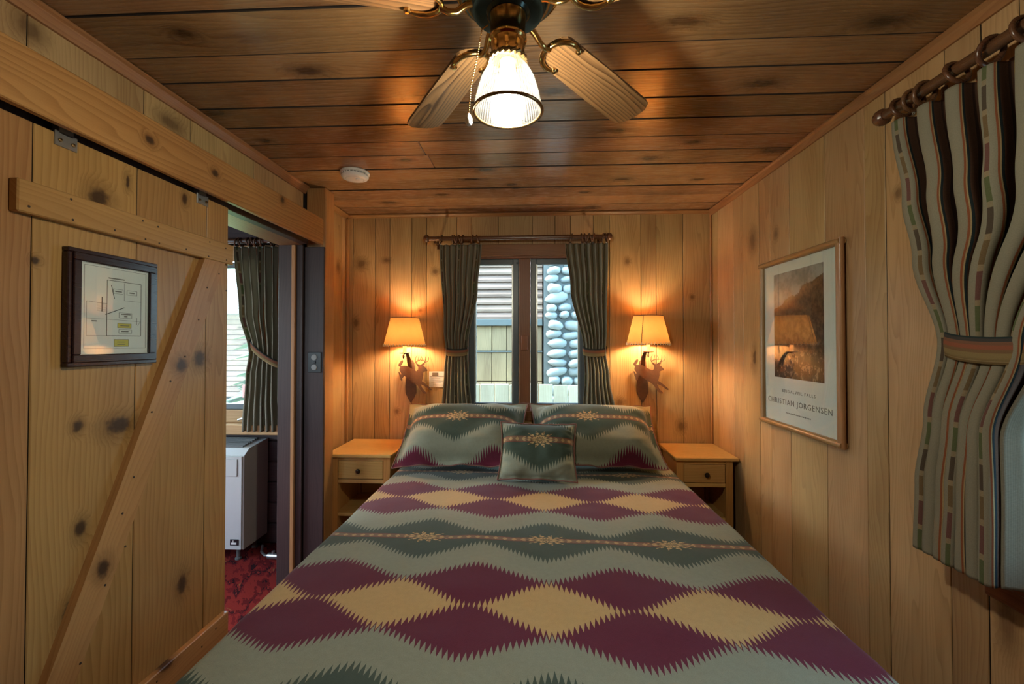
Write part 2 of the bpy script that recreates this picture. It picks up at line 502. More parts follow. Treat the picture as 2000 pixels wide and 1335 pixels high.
def shade_mat():
    b = NB('parchment_shade')
    tc = b.n('ShaderNodeTexCoord')
    f = b.noise(tc.outputs['Object'], 18.0, 4.0)
    col = b.mix(f, (0.80, 0.36, 0.085), (0.92, 0.45, 0.12))
    d = b.n('ShaderNodeBsdfDiffuse'); b.l(col, d.inputs[0])
    t = b.n('ShaderNodeBsdfTranslucent'); b.l(col, t.inputs[0])
    mx = b.n('ShaderNodeMixShader'); mx.inputs[0].default_value = 0.036
    b.l(d.outputs[0], mx.inputs[1]); b.l(t.outputs[0], mx.inputs[2])
    b.l(mx.outputs[0], b.out.inputs[0])
    return b.m
M['shade'] = shade_mat()
def ribbed_glass():
    b = NB('ribbed_glass')
    tc = b.n('ShaderNodeTexCoord')
    sp = b.sep(tc.outputs['Object'])
    ang = b.math('ARCTAN2', sp[1], sp[0])
    rib = b.abs(b.sub(b.fract(b.mul(ang, 64/(2*PI))), 0.5))
    rib = b.smooth(rib, 0.06, 0.26)
    tl = b.n('ShaderNodeBsdfTranslucent')
    b.l(b.mix(rib, (0.002, 0.0023, 0.002), (0.018, 0.0195, 0.0175)), tl.inputs[0])
    df = b.n('ShaderNodeBsdfDiffuse')
    b.l(b.mix(rib, (0.010, 0.010, 0.010), (0.050, 0.050, 0.048)), df.inputs[0])
    gl = b.n('ShaderNodeBsdfGlossy'); gl.inputs['Roughness'].default_value = 0.12
    m1 = b.n('ShaderNodeMixShader'); m1.inputs[0].default_value = 0.6
    b.l(df.outputs[0], m1.inputs[1]); b.l(tl.outputs[0], m1.inputs[2])
    lw = b.n('ShaderNodeLayerWeight')
    fres = b.math('MULTIPLY_ADD', b.math('POWER', lw.outputs['Facing'], 4.0), 0.6, 0.05)
    m2 = b.n('ShaderNodeMixShader')
    tr = b.n('ShaderNodeBsdfTransparent'); tr.inputs[0].default_value = (0.95, 0.98, 0.95, 1)
    m0 = b.n('ShaderNodeMixShader'); b.l(b.math('MULTIPLY_ADD', rib, -0.30, 0.90), m0.inputs[0])
    b.l(m1.outputs[0], m0.inputs[1]); b.l(tr.outputs[0], m0.inputs[2])
    b.l(fres, m2.inputs[0]); b.l(m0.outputs[0], m2.inputs[1]); b.l(gl.outputs[0], m2.inputs[2])
    b.l(m2.outputs[0], b.out.inputs[0])
    return b.m
M['ribbed'] = ribbed_glass()
def pane_glass(name, tint=(1, 1, 1), ior=1.45):
    b = NB(name)
    tr = b.n('ShaderNodeBsdfTransparent'); tr.inputs[0].default_value = (*tint, 1)
    gl = b.n('ShaderNodeBsdfGlossy'); gl.inputs['Roughness'].default_value = 0.0
    lw = b.n('ShaderNodeLayerWeight')
    f0 = ((ior-1)/(ior+1))**2
    fres = b.math('MULTIPLY_ADD', b.math('POWER', lw.outputs['Facing'], 5.0), 1-f0, f0)
    m2 = b.n('ShaderNodeMixShader')
    b.l(fres, m2.inputs[0]); b.l(tr.outputs[0], m2.inputs[1]); b.l(gl.outputs[0], m2.inputs[2])
    b.l(m2.outputs[0], b.out.inputs[0])
    return b.m
M['pane'] = pane_glass('window_glass', (0.90, 0.97, 0.98))
M['picture_glass'] = pane_glass('picture_glass', (0.98, 1.0, 0.99), 1.75)

def blanket_mat():
    b = NB('serape_wool')
    uvn = b.n('ShaderNodeUVMap'); uvn.uv_map = 'UVMap'
    s = b.sep(uvn.outputs[0])
    u, v = s[0], s[1]
    PU, PV = 0.451, 0.822
    fr = b.sub(b.fract(b.math('MULTIPLY_ADD', u, 1/PU, 0.5)), 0.5)
    d = b.mul(b.abs(fr), 2.0)
    tri = b.sub(1.0, d)
    cs = b.math('MULTIPLY_ADD', b.math('COSINE', b.mul(d, PI)), 0.5, 0.5)
    t = b.add(b.mul(tri, 0.62), b.mul(cs, 0.38))
    tooth = b.mul(b.sub(b.mul(b.abs(b.sub(b.fract(b.mul(u, 1/0.0147)), 0.5)), 2.0), 0.5), 0.036)
    sv = b.mul(b.sub(b.fract(b.math('MULTIPLY_ADD', v, 1/PV, 0.5)), 0.5), PV)
    w = b.abs(sv)
    Eb = b.add(b.math('MULTIPLY_ADD', t, 0.112, 0.044), tooth)
    Db = b.add(b.math('MULTIPLY_ADD', t, 0.090, 0.195), tooth)
    Cb = b.add(b.math('MULTIPLY_ADD', t, -0.124, 0.418), tooth)
    GREEN, GREY, MAROON, TAN = (0.047, 0.066, 0.046), (0.205, 0.215, 0.150), (0.092, 0.011, 0.024), (0.40, 0.265, 0.105)
    col = b.mix(b.lt(w, Cb), TAN, MAROON)
    col = b.mix(b.lt(w, Db), col, GREY)
    col = b.mix(b.lt(w, Eb), col, GREEN)
    # ornament stripe
    stripe = b.lt(w, 0.0155)
    dash = b.gt(b.add(b.abs(b.sub(b.fract(b.mul(u, 1/0.034)), 0.5)), b.mul(w, 26.0)), 0.30)
    inner = b.mix(dash, (0.34, 0.22, 0.10), (0.17, 0.105, 0.06))
    scol = b.mix(b.gt(w, 0.0115), inner, (0.15, 0.052, 0.034))
    col = b.mix(stripe, col, scol)
    # starburst
    am = b.math('DIVIDE', b.mul(fr, PU), 0.088)
    bm_ = b.math('DIVIDE', sv, 0.043)
    rr = b.math('SQRT', b.add(b.mul(am, am), b.mul(bm_, bm_)))
    ang = b.math('ARCTAN2', bm_, am)
    spk = b.mul(b.abs(b.sub(b.fract(b.math('MULTIPLY_ADD', ang, 12/(2*PI), 0.5)), 0.5)), 2.0)
    star = b.lt(rr, b.math('MULTIPLY_ADD', spk, 0.62, 0.40))
    ringm = b.gt(b.math('SINE', b.add(b.mul(rr, 17.0), b.mul(spk, 4.0))), -0.15)
    col = b.mix(star, col, b.mix(ringm, (0.10, 0.085, 0.045), (0.42, 0.28, 0.125)))
    # wool texture
    sc = b.comb(u, v, 0.0)
    n = b.noise(sc, 520.0, 3.0, 0.7)
    n2 = b.noise(sc, 60.0, 3.0, 0.6)
    val = b.add(b.math('MULTIPLY_ADD', n, 0.75, 0.63), b.mul(b.sub(n2, 0.5), 0.25))
    vv = b.n('ShaderNodeCombineColor')
    for i in range(3): b.l(val, vv.inputs[i])
    col = b.mix(1.0, col, vv.outputs[0], 'MULTIPLY')
    nrm = b.bump(n, 0.25, 0.002)
    b.principled(col, 0.95, 0.0, nrm, 0.15, **{'Sheen Weight': 0.12, 'Sheen Roughness': 0.5})
    return b.m
M['blanket'] = blanket_mat()

def curtain_mat():
    b = NB('striped_curtain_fabric')
    uvn = b.n('ShaderNodeUVMap'); uvn.uv_map = 'UVMap'
    s = b.sep(uvn.outputs[0])
    u, v = s[0], s[1]
    f2 = b.fract(b.mul(u, 1/0.72))
    f = b.fract(b.mul(u, 1/0.24))
    SG, CR, RU, NV, BR, OL, TN = (0.300, 0.275, 0.198), (0.42, 0.32, 0.165), (0.30, 0.105, 0.048), (0.028, 0.040, 0.042), (0.115, 0.060, 0.038), (0.10, 0.105, 0.040), (0.27, 0.185, 0.072)
    col = b.ramp(f, [(0.0, SG), (0.36, RU), (0.385, CR), (0.40, NV), (0.43, BR), (0.52, (0.055, 0.030, 0.022)), (0.56, BR), (0.60, TN), (0.655, OL), (0.69, CR), (0.70, OL), (0.73, SG), (0.86, CR), (0.867, SG)], 'CONSTANT')
    # woven dashes
    indash = b.mul(b.gt(f2, 0.074), b.lt(f2, 0.094))
    fv = b.fract(b.mul(v, 1/0.30))
    dcol = b.ramp(fv, [(0.0, (0.15, 0.040, 0.038)), (0.22, (0.34, 0.25, 0.14)), (0.27, (0.17, 0.10, 0.035)), (0.45, (0.34, 0.25, 0.14)), (0.50, (0.055, 0.030, 0.020)), (0.70, (0.30, 0.24, 0.14)), (0.75, (0.085, 0.115, 0.035)), (0.95, (0.34, 0.25, 0.14))], 'CONSTANT')
    col = b.mix(b.mul(indash, 0.8), col, dcol)
    weave = b.mul(b.math('SINE', b.mul(b.add(u, v), 2*PI/0.0042)), b.math('SINE', b.mul(b.sub(u, v), 2*PI/0.0042)))
    n = b.noise(b.comb(u, v, 0.0), 300.0, 2.0)
    val = b.add(b.math('MULTIPLY_ADD', n, 0.35, 0.80), b.mul(weave, 0.14))
    vv = b.n('ShaderNodeCombineColor')
    for i in range(3): b.l(val, vv.inputs[i])
    col = b.mix(1.0, col, vv.outputs[0], 'MULTIPLY')
    d = b.n('ShaderNodeBsdfPrincipled')
    b.l(col, d.inputs['Base Color']); d.inputs['Roughness'].default_value = 0.95
    d.inputs['Specular IOR Level'].default_value = 0.1
    b.l(b.bump(weave, 0.15, 0.0008), d.inputs['Normal'])
    tl = b.n('ShaderNodeBsdfTranslucent'); b.l(col, tl.inputs[0])
    mx = b.n('ShaderNodeMixShader'); mx.inputs[0].default_value = 0.28
    b.l(d.outputs[0], mx.inputs[1]); b.l(tl.outputs[0], mx.inputs[2])
    b.l(mx.outputs[0], b.out.inputs[0])
    return b.m
M['curtain'] = curtain_mat()
def band_mat():
    b = NB('striped_tieback_fabric')
    uvn = b.n('ShaderNodeUVMap'); uvn.uv_map = 'UVMap'
    s = b.sep(uvn.outputs[0])
    col = b.ramp(s[1], [(0.0, (0.42, 0.33, 0.17)), (0.04, (0.30, 0.22, 0.10)), (0.10, (0.42, 0.33, 0.17)), (0.13, (0.26, 0.19, 0.085)), (0.40, (0.20, 0.12, 0.06)), (0.52, (0.28, 0.10, 0.055)), (0.68, (0.20, 0.10, 0.06)), (0.80, (0.06, 0.055, 0.05)), (0.92, (0.025, 0.04, 0.04))], 'CONSTANT')
    n = b.noise(b.comb(b.mul(s[0], 400.0), b.mul(s[1], 60.0), 0.0), 1.0, 2.0)
    col = b.mix(b.mul(n, 0.35), col, (0.02, 0.015, 0.01))
    b.principled(col, 0.95, 0.0, None, 0.1)
    return b.m
M['band'] = band_mat()

def carpet_mat():
    b = NB('red_patterned_carpet')
    tc = b.n('ShaderNodeTexCoord')
    s = b.sep(tc.outputs['Object'])
    x, y = s[0], s[1]
    nz = b.noise(tc.outputs['Object'], 6.0, 3.0)
    a = b.add(b.mul(x, 0.8), b.mul(y, 0.6))
    c = b.sub(b.mul(y, 0.8), b.mul(x, 0.6))
    st = b.abs(b.sub(b.fract(b.mul(a, 2.1)), 0.5))
    zz = b.fract(b.add(b.mul(c, 3.1), b.mul(b.math('PINGPONG', b.mul(a, 4.0), 0.5), 1.4)))
    n5 = b.noise(b.comb(b.mul(a, 26.0), b.mul(c, 7.0), 0.0), 1.0, 3.0, 0.6)
    mixv = b.add(b.add(b.mul(zz, 0.34), b.mul(nz, 0.35)), b.mul(b.sub(n5, 0.5), 0.9))
    mixv = b.add(mixv, 0.14)
    col = b.ramp(mixv, [(0.0, (0.03, 0.012, 0.014)), (0.24, (0.16, 0.016, 0.016)), (0.38, (0.34, 0.036, 0.026)), (0.56, (0.22, 0.02, 0.02)), (0.64, (0.05, 0.014, 0.016)), (0.70, (0.34, 0.045, 0.03)), (0.78, (0.36, 0.20, 0.06))], 'CONSTANT')
    f = b.noise(tc.outputs['Object'], 260.0, 3.0, 0.7)
    col = b.mix(b.mul(f, 0.7), col, (0.02, 0.005, 0.006))
    b.principled(col, 1.0, 0.0, b.bump(f, 0.8, 0.006), 0.05)
    return b.m
M['carpet'] = carpet_mat()

def art_mat():
    """generic brown mountain valley painting"""
    b = NB('landscape_print')
    uvn = b.n('ShaderNodeUVMap'); uvn.uv_map = 'UVMap'
    s = b.sep(uvn.outputs[0])
    u, v = s[0], s[1]
    p = b.comb(u, v, 0.0)
    n = b.noise(p, 5.0, 6.0, 0.65)
    n2 = b.noise(p, 14.0, 5.0, 0.7)
    ridge = b.add(b.math('MULTIPLY_ADD', u, 0.26, 0.66), b.mul(b.sub(n, 0.5), 0.18))
    ridge = b.add(ridge, b.mul(b.sub(n2, 0.5), 0.06))
    sky = b.mix(b.smooth(n, 0.4, 0.65), (0.34, 0.32, 0.29), (0.15, 0.15, 0.15))
    rock = b.mix(b.smooth(n2, 0.35, 0.68), (0.035, 0.020, 0.012), (0.17, 0.10, 0.055))
    glow = b.smooth(b.add(b.mul(u, 1.0), b.mul(b.abs(b.sub(v, 0.55)), 1.6)), 0.75, 0.1)
    rock = b.mix(b.mul(glow, 0.35), rock, (0.20, 0.12, 0.05))
    col = b.mix(b.gt(v, ridge), rock, sky)
    low = b.lt(b.add(v, b.mul(b.sub(n2, 0.5), 0.2)), 0.26)
    col = b.mix(b.mul(low, 0.7), col, b.mix(b.gt(n2, 0.56), (0.03, 0.02, 0.012), (0.20, 0.15, 0.11)))
    b.principled(col, 0.6, 0.0, None, 0.3)
    return b.m
M['art'] = art_mat()

def stone_mat():
    b = NB('river_stone')
    tc = b.n('ShaderNodeTexCoord'); oi = b.n('ShaderNodeObjectInfo')
    n = b.noise(tc.outputs['Object'], 16.0, 5.0, 0.65)
    col = b.mix(n, (0.17, 0.195, 0.185), (0.40, 0.435, 0.41))
    col = b.mix(b.mul(oi.outputs['Random'], 0.45), col, (0.21, 0.24, 0.23))
    b.principled(col, 0.8, 0.0, b.bump(n, 0.4, 0.01), 0.3)
    return b.m
M['stone'] = stone_mat()
M['mortar'] = plain('mortar', (0.10, 0.11, 0.10), 0.95, vary=0.2, bump=0.4)
M['siding_x'] = wood('weathered_siding', 0, (0.30, 0.20, 0.140), (0.15, 0.095, 0.068), knots=0.1, rough=0.7)
M['siding_z'] = wood('weathered_panel', 2, (0.32, 0.235, 0.125), (0.165, 0.112, 0.058), knots=0.12, rough=0.7)
M['siding_trim'] = plain('siding_trim', (0.10, 0.12, 0.11), 0.8)
M['gravel'] = plain('pale_ground', (0.55, 0.54, 0.48), 0.95, vary=0.25, vscale=9, bump=0.5)
M['grass'] = plain('grass', (0.14, 0.26, 0.06), 0.95, vary=0.45, vscale=5, bump=0.6)
M['foliage'] = plain('conifer_needles', (0.17, 0.25, 0.17), 0.9, vary=0.4, vscale=4)
M['bark'] = plain('bark', (0.12, 0.08, 0.05), 0.95, vary=0.4, vscale=12, bump=0.6)
M['red_paint'] = plain('red_paint', (0.30, 0.06, 0.05), 0.6)

# ================================================================== SETTING
def boards(parent, mat, spans, mk, name='board', skip=()):
    out = []
    for i, (a, b_) in enumerate(spans):
        for mb in mk(a, b_):
            out.append(obj(name, mb, mat, parent, center=True))
    return out
G = 0.0012   # half gap between boards
# floor
fl = struct('floor', MB().box(XS-0.1, XR+0.15, YF-0.1, YB+0.14, -0.12, 0.0), M['carpet'], 'red patterned carpet floor beside the bed', 'floor')
# ceiling with its boards (running across the room)
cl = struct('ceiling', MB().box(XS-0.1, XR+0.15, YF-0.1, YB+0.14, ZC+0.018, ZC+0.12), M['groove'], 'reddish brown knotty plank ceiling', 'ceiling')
cys = [-0.90, -0.74, -0.585, -0.42, -0.27, -0.115, 0.04, 0.20, 0.35, 0.505, 0.66, 0.81, 0.967, 1.124, 1.303, 1.438, 1.603, 1.752, 1.904, 2.047, 2.204, 2.350, 2.507, 2.670, 2.835, 3.00]
for i in range(len(cys)-1):
    y0, y1 = cys[i]+0.0020, cys[i+1]-0.0020
    dz = random.uniform(0, 0.004)
    if i == 18:
        xs = [XL-0.005, -0.508, XR+0.005]
    else:
        xs = [XL-0.005, XR+0.005]
    if i == 19: xs = [XL-0.005, -0.50, XR+0.005]
    for k in range(len(xs)-1):
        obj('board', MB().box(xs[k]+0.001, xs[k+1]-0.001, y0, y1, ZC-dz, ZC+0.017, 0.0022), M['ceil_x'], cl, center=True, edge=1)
# side room ceiling planks
for i in range(12):
    y0 = YF + i*0.325
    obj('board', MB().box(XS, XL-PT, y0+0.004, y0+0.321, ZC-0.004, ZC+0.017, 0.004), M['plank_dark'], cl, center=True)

# back wall of the bedroom
WX0, WX1, WZ0, WZ1 = -0.527, 0.405, 0.90, 2.02
def holed(mk, x0, x1, z0, z1, hx0, hx1, hz0, hz1):
    mb = MB()
    for (a, b_, c, d) in ((x0, hx0, z0, z1), (hx1, x1, z0, z1), (hx0, hx1, z0, hz0), (hx0, hx1, hz1, z1)):
        mk(mb, a, b_, c, d)
    return mb
wb = struct('wall_back', holed(lambda m, a, b_, c, d: m.box(a, b_, YB+0.014, YB+0.13, c, d), XL-0.02, XR+0.1, 0, ZC+0.02, WX0, WX1, WZ0, WZ1), M['groove'], 'vertical pine boarded wall behind the bed', 'wall')
bxs = [-1.30, -1.255, -1.099, -0.995, -0.841, -0.737, -0.527, -0.424, -0.241, -0.007, 0.146, 0.253, 0.405, 0.513, 0.723, 0.825, 1.002, 1.19]
for a, b_ in zip(bxs[:-1], bxs[1:]):
    dy = random.uniform(0, 0.0015)
    if a >= WX0-0.001 and b_ <= WX1+0.001:
        zz = [(0.0, WZ0), (WZ1, ZC)]
    else:
        zz = [(0.0, ZC)]
    for z0, z1 in zz:
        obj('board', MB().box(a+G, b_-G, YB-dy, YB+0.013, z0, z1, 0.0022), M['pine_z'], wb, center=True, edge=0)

# right wall
RY0, RY1, RZ0, RZ1 = 0.60, 1.13, 0.86, 2.02
wr = struct('wall_right', holed(lambda m, a, b_, c, d: m.box(XR+0.014, XR+0.13, a, b_, c, d), YF-0.1, YB+0.02, 0, ZC+0.02, RY0, RY1, RZ0, RZ1), M['groove'], 'birch boarded wall carrying the landscape poster', 'wall')
rys = [-0.90, -0.70, -0.50, -0.34, -0.10, 0.13, 0.25, 0.45, 0.60, 0.75, 0.93, 1.13, 1.223, 1.327, 1.544, 1.638, 1.855, 2.107, 2.274, 2.383, 2.559, 2.678, 2.901, 3.0]
for a, b_ in zip(rys[:-1], rys[1:]):
    dx = random.uniform(0, 0.0015)
    zz = [(0.0, RZ0), (RZ1, ZC)] if (a >= RY0-0.001 and b_ <= RY1+0.001) else [(0.0, ZC)]
    for z0, z1 in zz:
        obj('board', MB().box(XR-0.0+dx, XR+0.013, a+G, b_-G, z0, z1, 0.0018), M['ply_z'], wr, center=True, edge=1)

# left wall (partition) with the doorway
OY0, OY1, OZ1 = 1.60, 2.42, 1.965
wl = MB()
wl.box(XL-PT+0.014, XL-0.014, YF-0.1, OY0, 0, ZC+0.02).box(XL-PT+0.014, XL-0.014, OY1, YB+0.02, 0, ZC+0.02).box(XL-PT+0.014, XL-0.014, OY0, OY1, OZ1, ZC+0.02)
wlo = struct('wall_left', wl, M['groove'], 'pine boarded partition wall with a doorway', 'wall')
lys = [-0.90, -0.62, -0.33, -0.05, 0.24, 0.52, 0.80, 1.06, 1.40, 1.60, 1.98, 2.42]
for a, b_ in zip(lys[:-1], lys[1:]):
    z0 = OZ1 if a >= OY0-0.01 else 0.0
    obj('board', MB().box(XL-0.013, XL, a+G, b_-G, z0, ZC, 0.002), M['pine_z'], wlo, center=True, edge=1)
    obj('board', MB().box(XL-PT, XL-PT+0.013, a+G, b_-G, z0, ZC, 0.0025), M['dark_stain'], wlo, center=True)
for a, b_ in ((2.56, 2.80), (2.80, 2.93), (2.93, 3.0)):
    obj('board', MB().box(XL-0.013, XL, a+G, b_-G, 0, ZC, 0.004), M['pine_z'], wlo, center=True)
obj('board', MB().box(XL-PT, XL-PT+0.013, 2.42, 3.0, 0, ZC, 0.0025), M['dark_stain'], wlo, center=True)
# post at the end of the doorway: pine post with a dark stained facing board
pst = tag(empty('trim_1', (-1.24, 2.50, 0), 'square pine post beside the doorway with a dark stained face', 'post'), kind='structure')
obj('post', MB().box(-1.299, -1.186, 2.452, 2.562, 0.0, ZC-0.002, 0.004), M['trim_z'], pst)
obj('facing_board', MB().box(-1.300, -1.186, 2.436, 2.452, 0.0, 1.94, 0.002), M['dark_stain'], pst)
# door jamb and head of the opening
jm = tag(empty('trim_2', (-1.36, 2.42, 0), 'dark door jamb lining the doorway to the next room', 'door jamb'), kind='structure')
obj('jamb', MB().box(XL-PT-0.02, XL+0.0, OY1-0.004, OY1+0.012, 0, OZ1, 0.002), M['dark_stain'], jm)
obj('stop_strip', MB().box(XL-0.055, XL-0.035, OY1-0.022, OY1-0.004, 0, OZ1-0.02, 0.002), M['trim_z'], jm)
obj('head', MB().box(XL-PT-0.02, XL-0.001, OY0, OY1, OZ1-0.018, OZ1, 0.002), M['trim_y'], jm)
# mouldings at the ceiling
def molding(mb, axis, a0, a1, wall, sgn, h=0.030, d=0.026):
    prof = [(0, 0), (d, 0), (d, -0.006), (d*0.72, -0.012), (d*0.45, -h*0.72), (d*0.30, -h), (0, -h)]
    if axis == 'y':
        mb.prism(prof, lambda p, q, t: (wall+sgn*p, t, ZC-0.004+q), a0, a1)
    else:
        mb.prism(prof, lambda p, q, t: (t, wall+sgn*p, ZC-0.004+q), a0, a1)
    return mb
struct('trim_3', molding(MB(), 'y', YF, YB, XR, -1, 0.036, 0.024), M['trim_y'], 'brown moulding along the top of the right wall', 'moulding')
struct('trim_4', molding(MB(), 'y', YF, 2.43, XL, 1, 0.040, 0.030), M['trim_y'], 'brown moulding along the top of the left wall', 'moulding')
struct('trim_5', molding(MB(), 'x', XL, XR, YB, -1, 0.022, 0.020), M['trim_x'], 'thin moulding along the top of the back wall', 'moulding')
struct('trim_6', molding(MB(), 'y', 2.57, YB, XL, 1, 0.030, 0.024), M['trim_y'], 'short moulding above the left nightstand corner', 'moulding')
struct('trim_7', MB().box(XL, XL+0.022, YB-0.022, YB, 0, ZC-0.03, 0.005), M['trim_z'], 'narrow corner strip between left and back walls', 'moulding')
struct('trim_8', MB().box(XR-0.014, XR, YB-0.014, YB, 0, ZC-0.03, 0.004), M['trim_z'], 'narrow corner strip between right and back walls', 'moulding')
# rear wall behind the viewer and outer walls of the next room
struct('wall_rear', MB().box(-1.75, XR+0.13, YF-0.12, YF, 0, ZC+0.02).box(XS-0.1, -2.9, YF-0.12, YF, 0, ZC+0.02).box(-2.9, -1.75, YF-0.12, YF, 0, 1.2).box(-2.9, -1.75, YF-0.12, YF, 2.0, ZC+0.02), wood('rear_wall', 2, PINE_L, PINE_D, knots=0.15), 'plain pine wall opposite the bed', 'wall')  # unseen opening at the next room's end, added to let daylight in
struct('wall_far', MB().box(XS-0.12, XS, YF-0.1, 0.5, 0, ZC+0.02).box(XS-0.12, XS, 2.1, YB+0.14, 0, ZC+0.02).box(XS-0.12, XS, 0.5, 2.1, 0, 0.6).box(XS-0.12, XS, 0.5, 2.1, 2.1, ZC+0.02), M['plank_dark_y'], 'dark plank wall at the far side of the next room', 'wall')  # unseen opening in this wall, added to brighten the next room
# back wall of the next room, horizontal dark planks
SX0, SX1, SZ0, SZ1 = -2.75, -1.80, 0.90, 1.99
ws = struct('wall_side', holed(lambda m, a, b_, c, d: m.box(a, b_, YB+0.016, YB+0.13, c, d), XS-0.1, XL-PT+0.1, 0, ZC+0.02, SX0, SX1, SZ0, SZ1), M['groove'], 'dark horizontal plank wall of the next room', 'wall')
z = 0.0
while z < ZC-0.02:
    z1 = min(z+0.142, ZC)
    segs = [(XS, XL-PT)]
    if z1 > SZ0 and z < SZ1: segs = [(XS, SX0), (SX1, XL-PT)]
    for a, b_ in segs:
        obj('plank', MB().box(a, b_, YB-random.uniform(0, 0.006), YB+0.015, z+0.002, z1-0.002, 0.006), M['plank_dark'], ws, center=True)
    z = z1

# ------------------------------------------------------------------ windows
def window_two_sash():
    w = tag(empty('window_1', (-0.05, YB, WZ0), 'twin casement window with grey sashes behind the bed', 'window'), kind='structure')
    # timber lining and casings
    obj('casing', MB().box(-0.535, 0.44, YB-0.016, YB+0.004, 1.985, 2.065, 0.003), M['casing_x'], w)
    obj('casing', MB().box(-0.535, -0.445, YB-0.016, YB+0.004, 0.905, 1.985, 0.003), M['casing_z'], w)
    obj('casing', MB().box(0.350, 0.44, YB-0.016, YB+0.004, 0.905, 1.985, 0.003), M['casing_z'], w)
    obj('head_lining', MB().box(WX0, WX1, YB+0.004, YB+0.13, 1.972, WZ1-0.001, 0.002), M['casing_x'], w)
    obj('side_lining', MB().box(WX0+0.001, -0.447, YB+0.004, YB+0.13, WZ0, 1.972, 0.002), M['casing_z'], w)
    obj('side_lining', MB().box(0.352, WX1-0.001, YB+0.004, YB+0.13, WZ0, 1.972, 0.002), M['casing_z'], w)
    obj('window_sill', MB().box(-0.535, 0.44, YB-0.03, YB+0.13, 0.872, 0.935, 0.004), M['casing_x'], w)
    mu = obj('mullion', MB().box(-0.100, -0.022, YB-0.004, YB+0.09, 0.935, 1.972, 0.005), M['casing_z'], w)
    obj('latch_plate', MB().box(-0.084, -0.038, YB-0.016, YB-0.004, 1.345, 1.445, 0.004), M['casing_z'], mu)
    for x0, x1 in ((-0.445, -0.102), (-0.020, 0.350)):
        fr = 0.038
        s = MB()
        y0, y1 = YB+0.02, YB+0.055
        s.box(x0, x0+fr, y0, y1, 0.937, 1.970, 0.004).box(x1-fr, x1, y0, y1, 0.937, 1.970, 0.004)
        s.box(x0+fr, x1-fr, y0, y1, 0.937, 0.937+fr+0.008, 0.004).box(x0+fr, x1-fr, y0, y1, 1.970-fr, 1.970, 0.004)
        so = obj('sash', s, M['sash'], w)
        t = MB()   # inner screen bead
        t.box(x0+fr, x0+fr+0.010, y0+0.004, y1-0.004, 0.975, 1.934).box(x1-fr-0.010, x1-fr, y0+0.004, y1-0.004, 0.975, 1.934)
        obj('bead', t, M['steel'], so)
        obj('pane', MB().box(x0+fr-0.004, x1-fr+0.004, y0+0.016, y0+0.020, 0.975, 1.936), M['pane'], so)
        xm = (x0+x1)/2 + 0.02
        obj('catch', MB().box(xm-0.014, xm+0.014, y0-0.012, y0, 0.948, 0.972, 0.003), M['black_plastic'], so)
        obj('stop', MB().box(x1-0.016, x1-0.004, y0-0.006, y0, 1.935, 1.950, 0.002), M['black_plastic'], so)
    h = MB().box(0.235, 0.275, YB-0.045, YB-0.016, 0.936, 0.950, 0.004)
    h.tube([(0.255, YB-0.035, 0.948), (0.262, YB-0.045, 0.965), (0.240, YB-0.055, 0.962), (0.165, YB-0.062, 0.955)], 0.006, 8)
    obj('crank_handle', h, M['steel'], w, smooth=True)
    return w
window_two_sash()
def window_side():
    w = tag(empty('window_2', (-2.27, YB, SZ0), 'bright sash window of the next room behind the heater', 'window'), kind='structure')
    obj('casing', MB().box(SX0-0.1, -1.690, YB-0.030, YB-0.006, 1.965, 2.075, 0.003), M['lightwood_x'], w)
    obj('casing', MB().box(-1.810, -1.690, YB-0.030, YB-0.006, 0.84, 1.965, 0.003), M['lightwood_z'], w)
    obj('casing', MB().box(SX0-0.1, SX0+0.01, YB-0.030, YB-0.006, 0.84, 1.965, 0.003), M['lightwood_z'], w)
    obj('window_sill', MB().box(SX0-0.12, -1.66, YB-0.12, YB+0.02, 0.775, 0.84, 0.004), M['lightwood_x'], w)
    obj('apron', MB().box(SX0, SX1, YB-0.02, YB+0.10, 0.84, 0.925, 0.003), M['lightwood_x'], w)
    s = MB()
    y0, y1 = YB+0.015, YB+0.05
    s.box(SX0, SX0+0.05, y0, y1, 0.925, 1.965, 0.004).box(SX1-0.05, SX1, y0, y1, 0.925, 1.965, 0.004)
    s.box(SX0+0.05, SX1-0.05, y0, y1, 0.925, 0.965, 0.004).box(SX0+0.05, SX1-0.05, y0, y1, 1.925, 1.965, 0.004)
    so = obj('sash', s, M['sash'], w)
    obj('pane', MB().box(SX0+0.045, SX1-0.045, y0+0.015, y0+0.019, 0.962, 1.928), M['pane'], so)
    obj('catch', MB().box(-1.985, -1.955, y0-0.012, y0, 0.935, 0.958, 0.003), M['black_plastic'], so)
    h = MB().tube([(-1.93, YB-0.03, 0.86), (-1.95, YB-0.055, 0.885), (-1.99, YB-0.06, 0.875), (-2.03, YB-0.06, 0.865)], 0.007, 8)
    obj('crank_handle', h, M['steel'], w, smooth=True)
window_side()
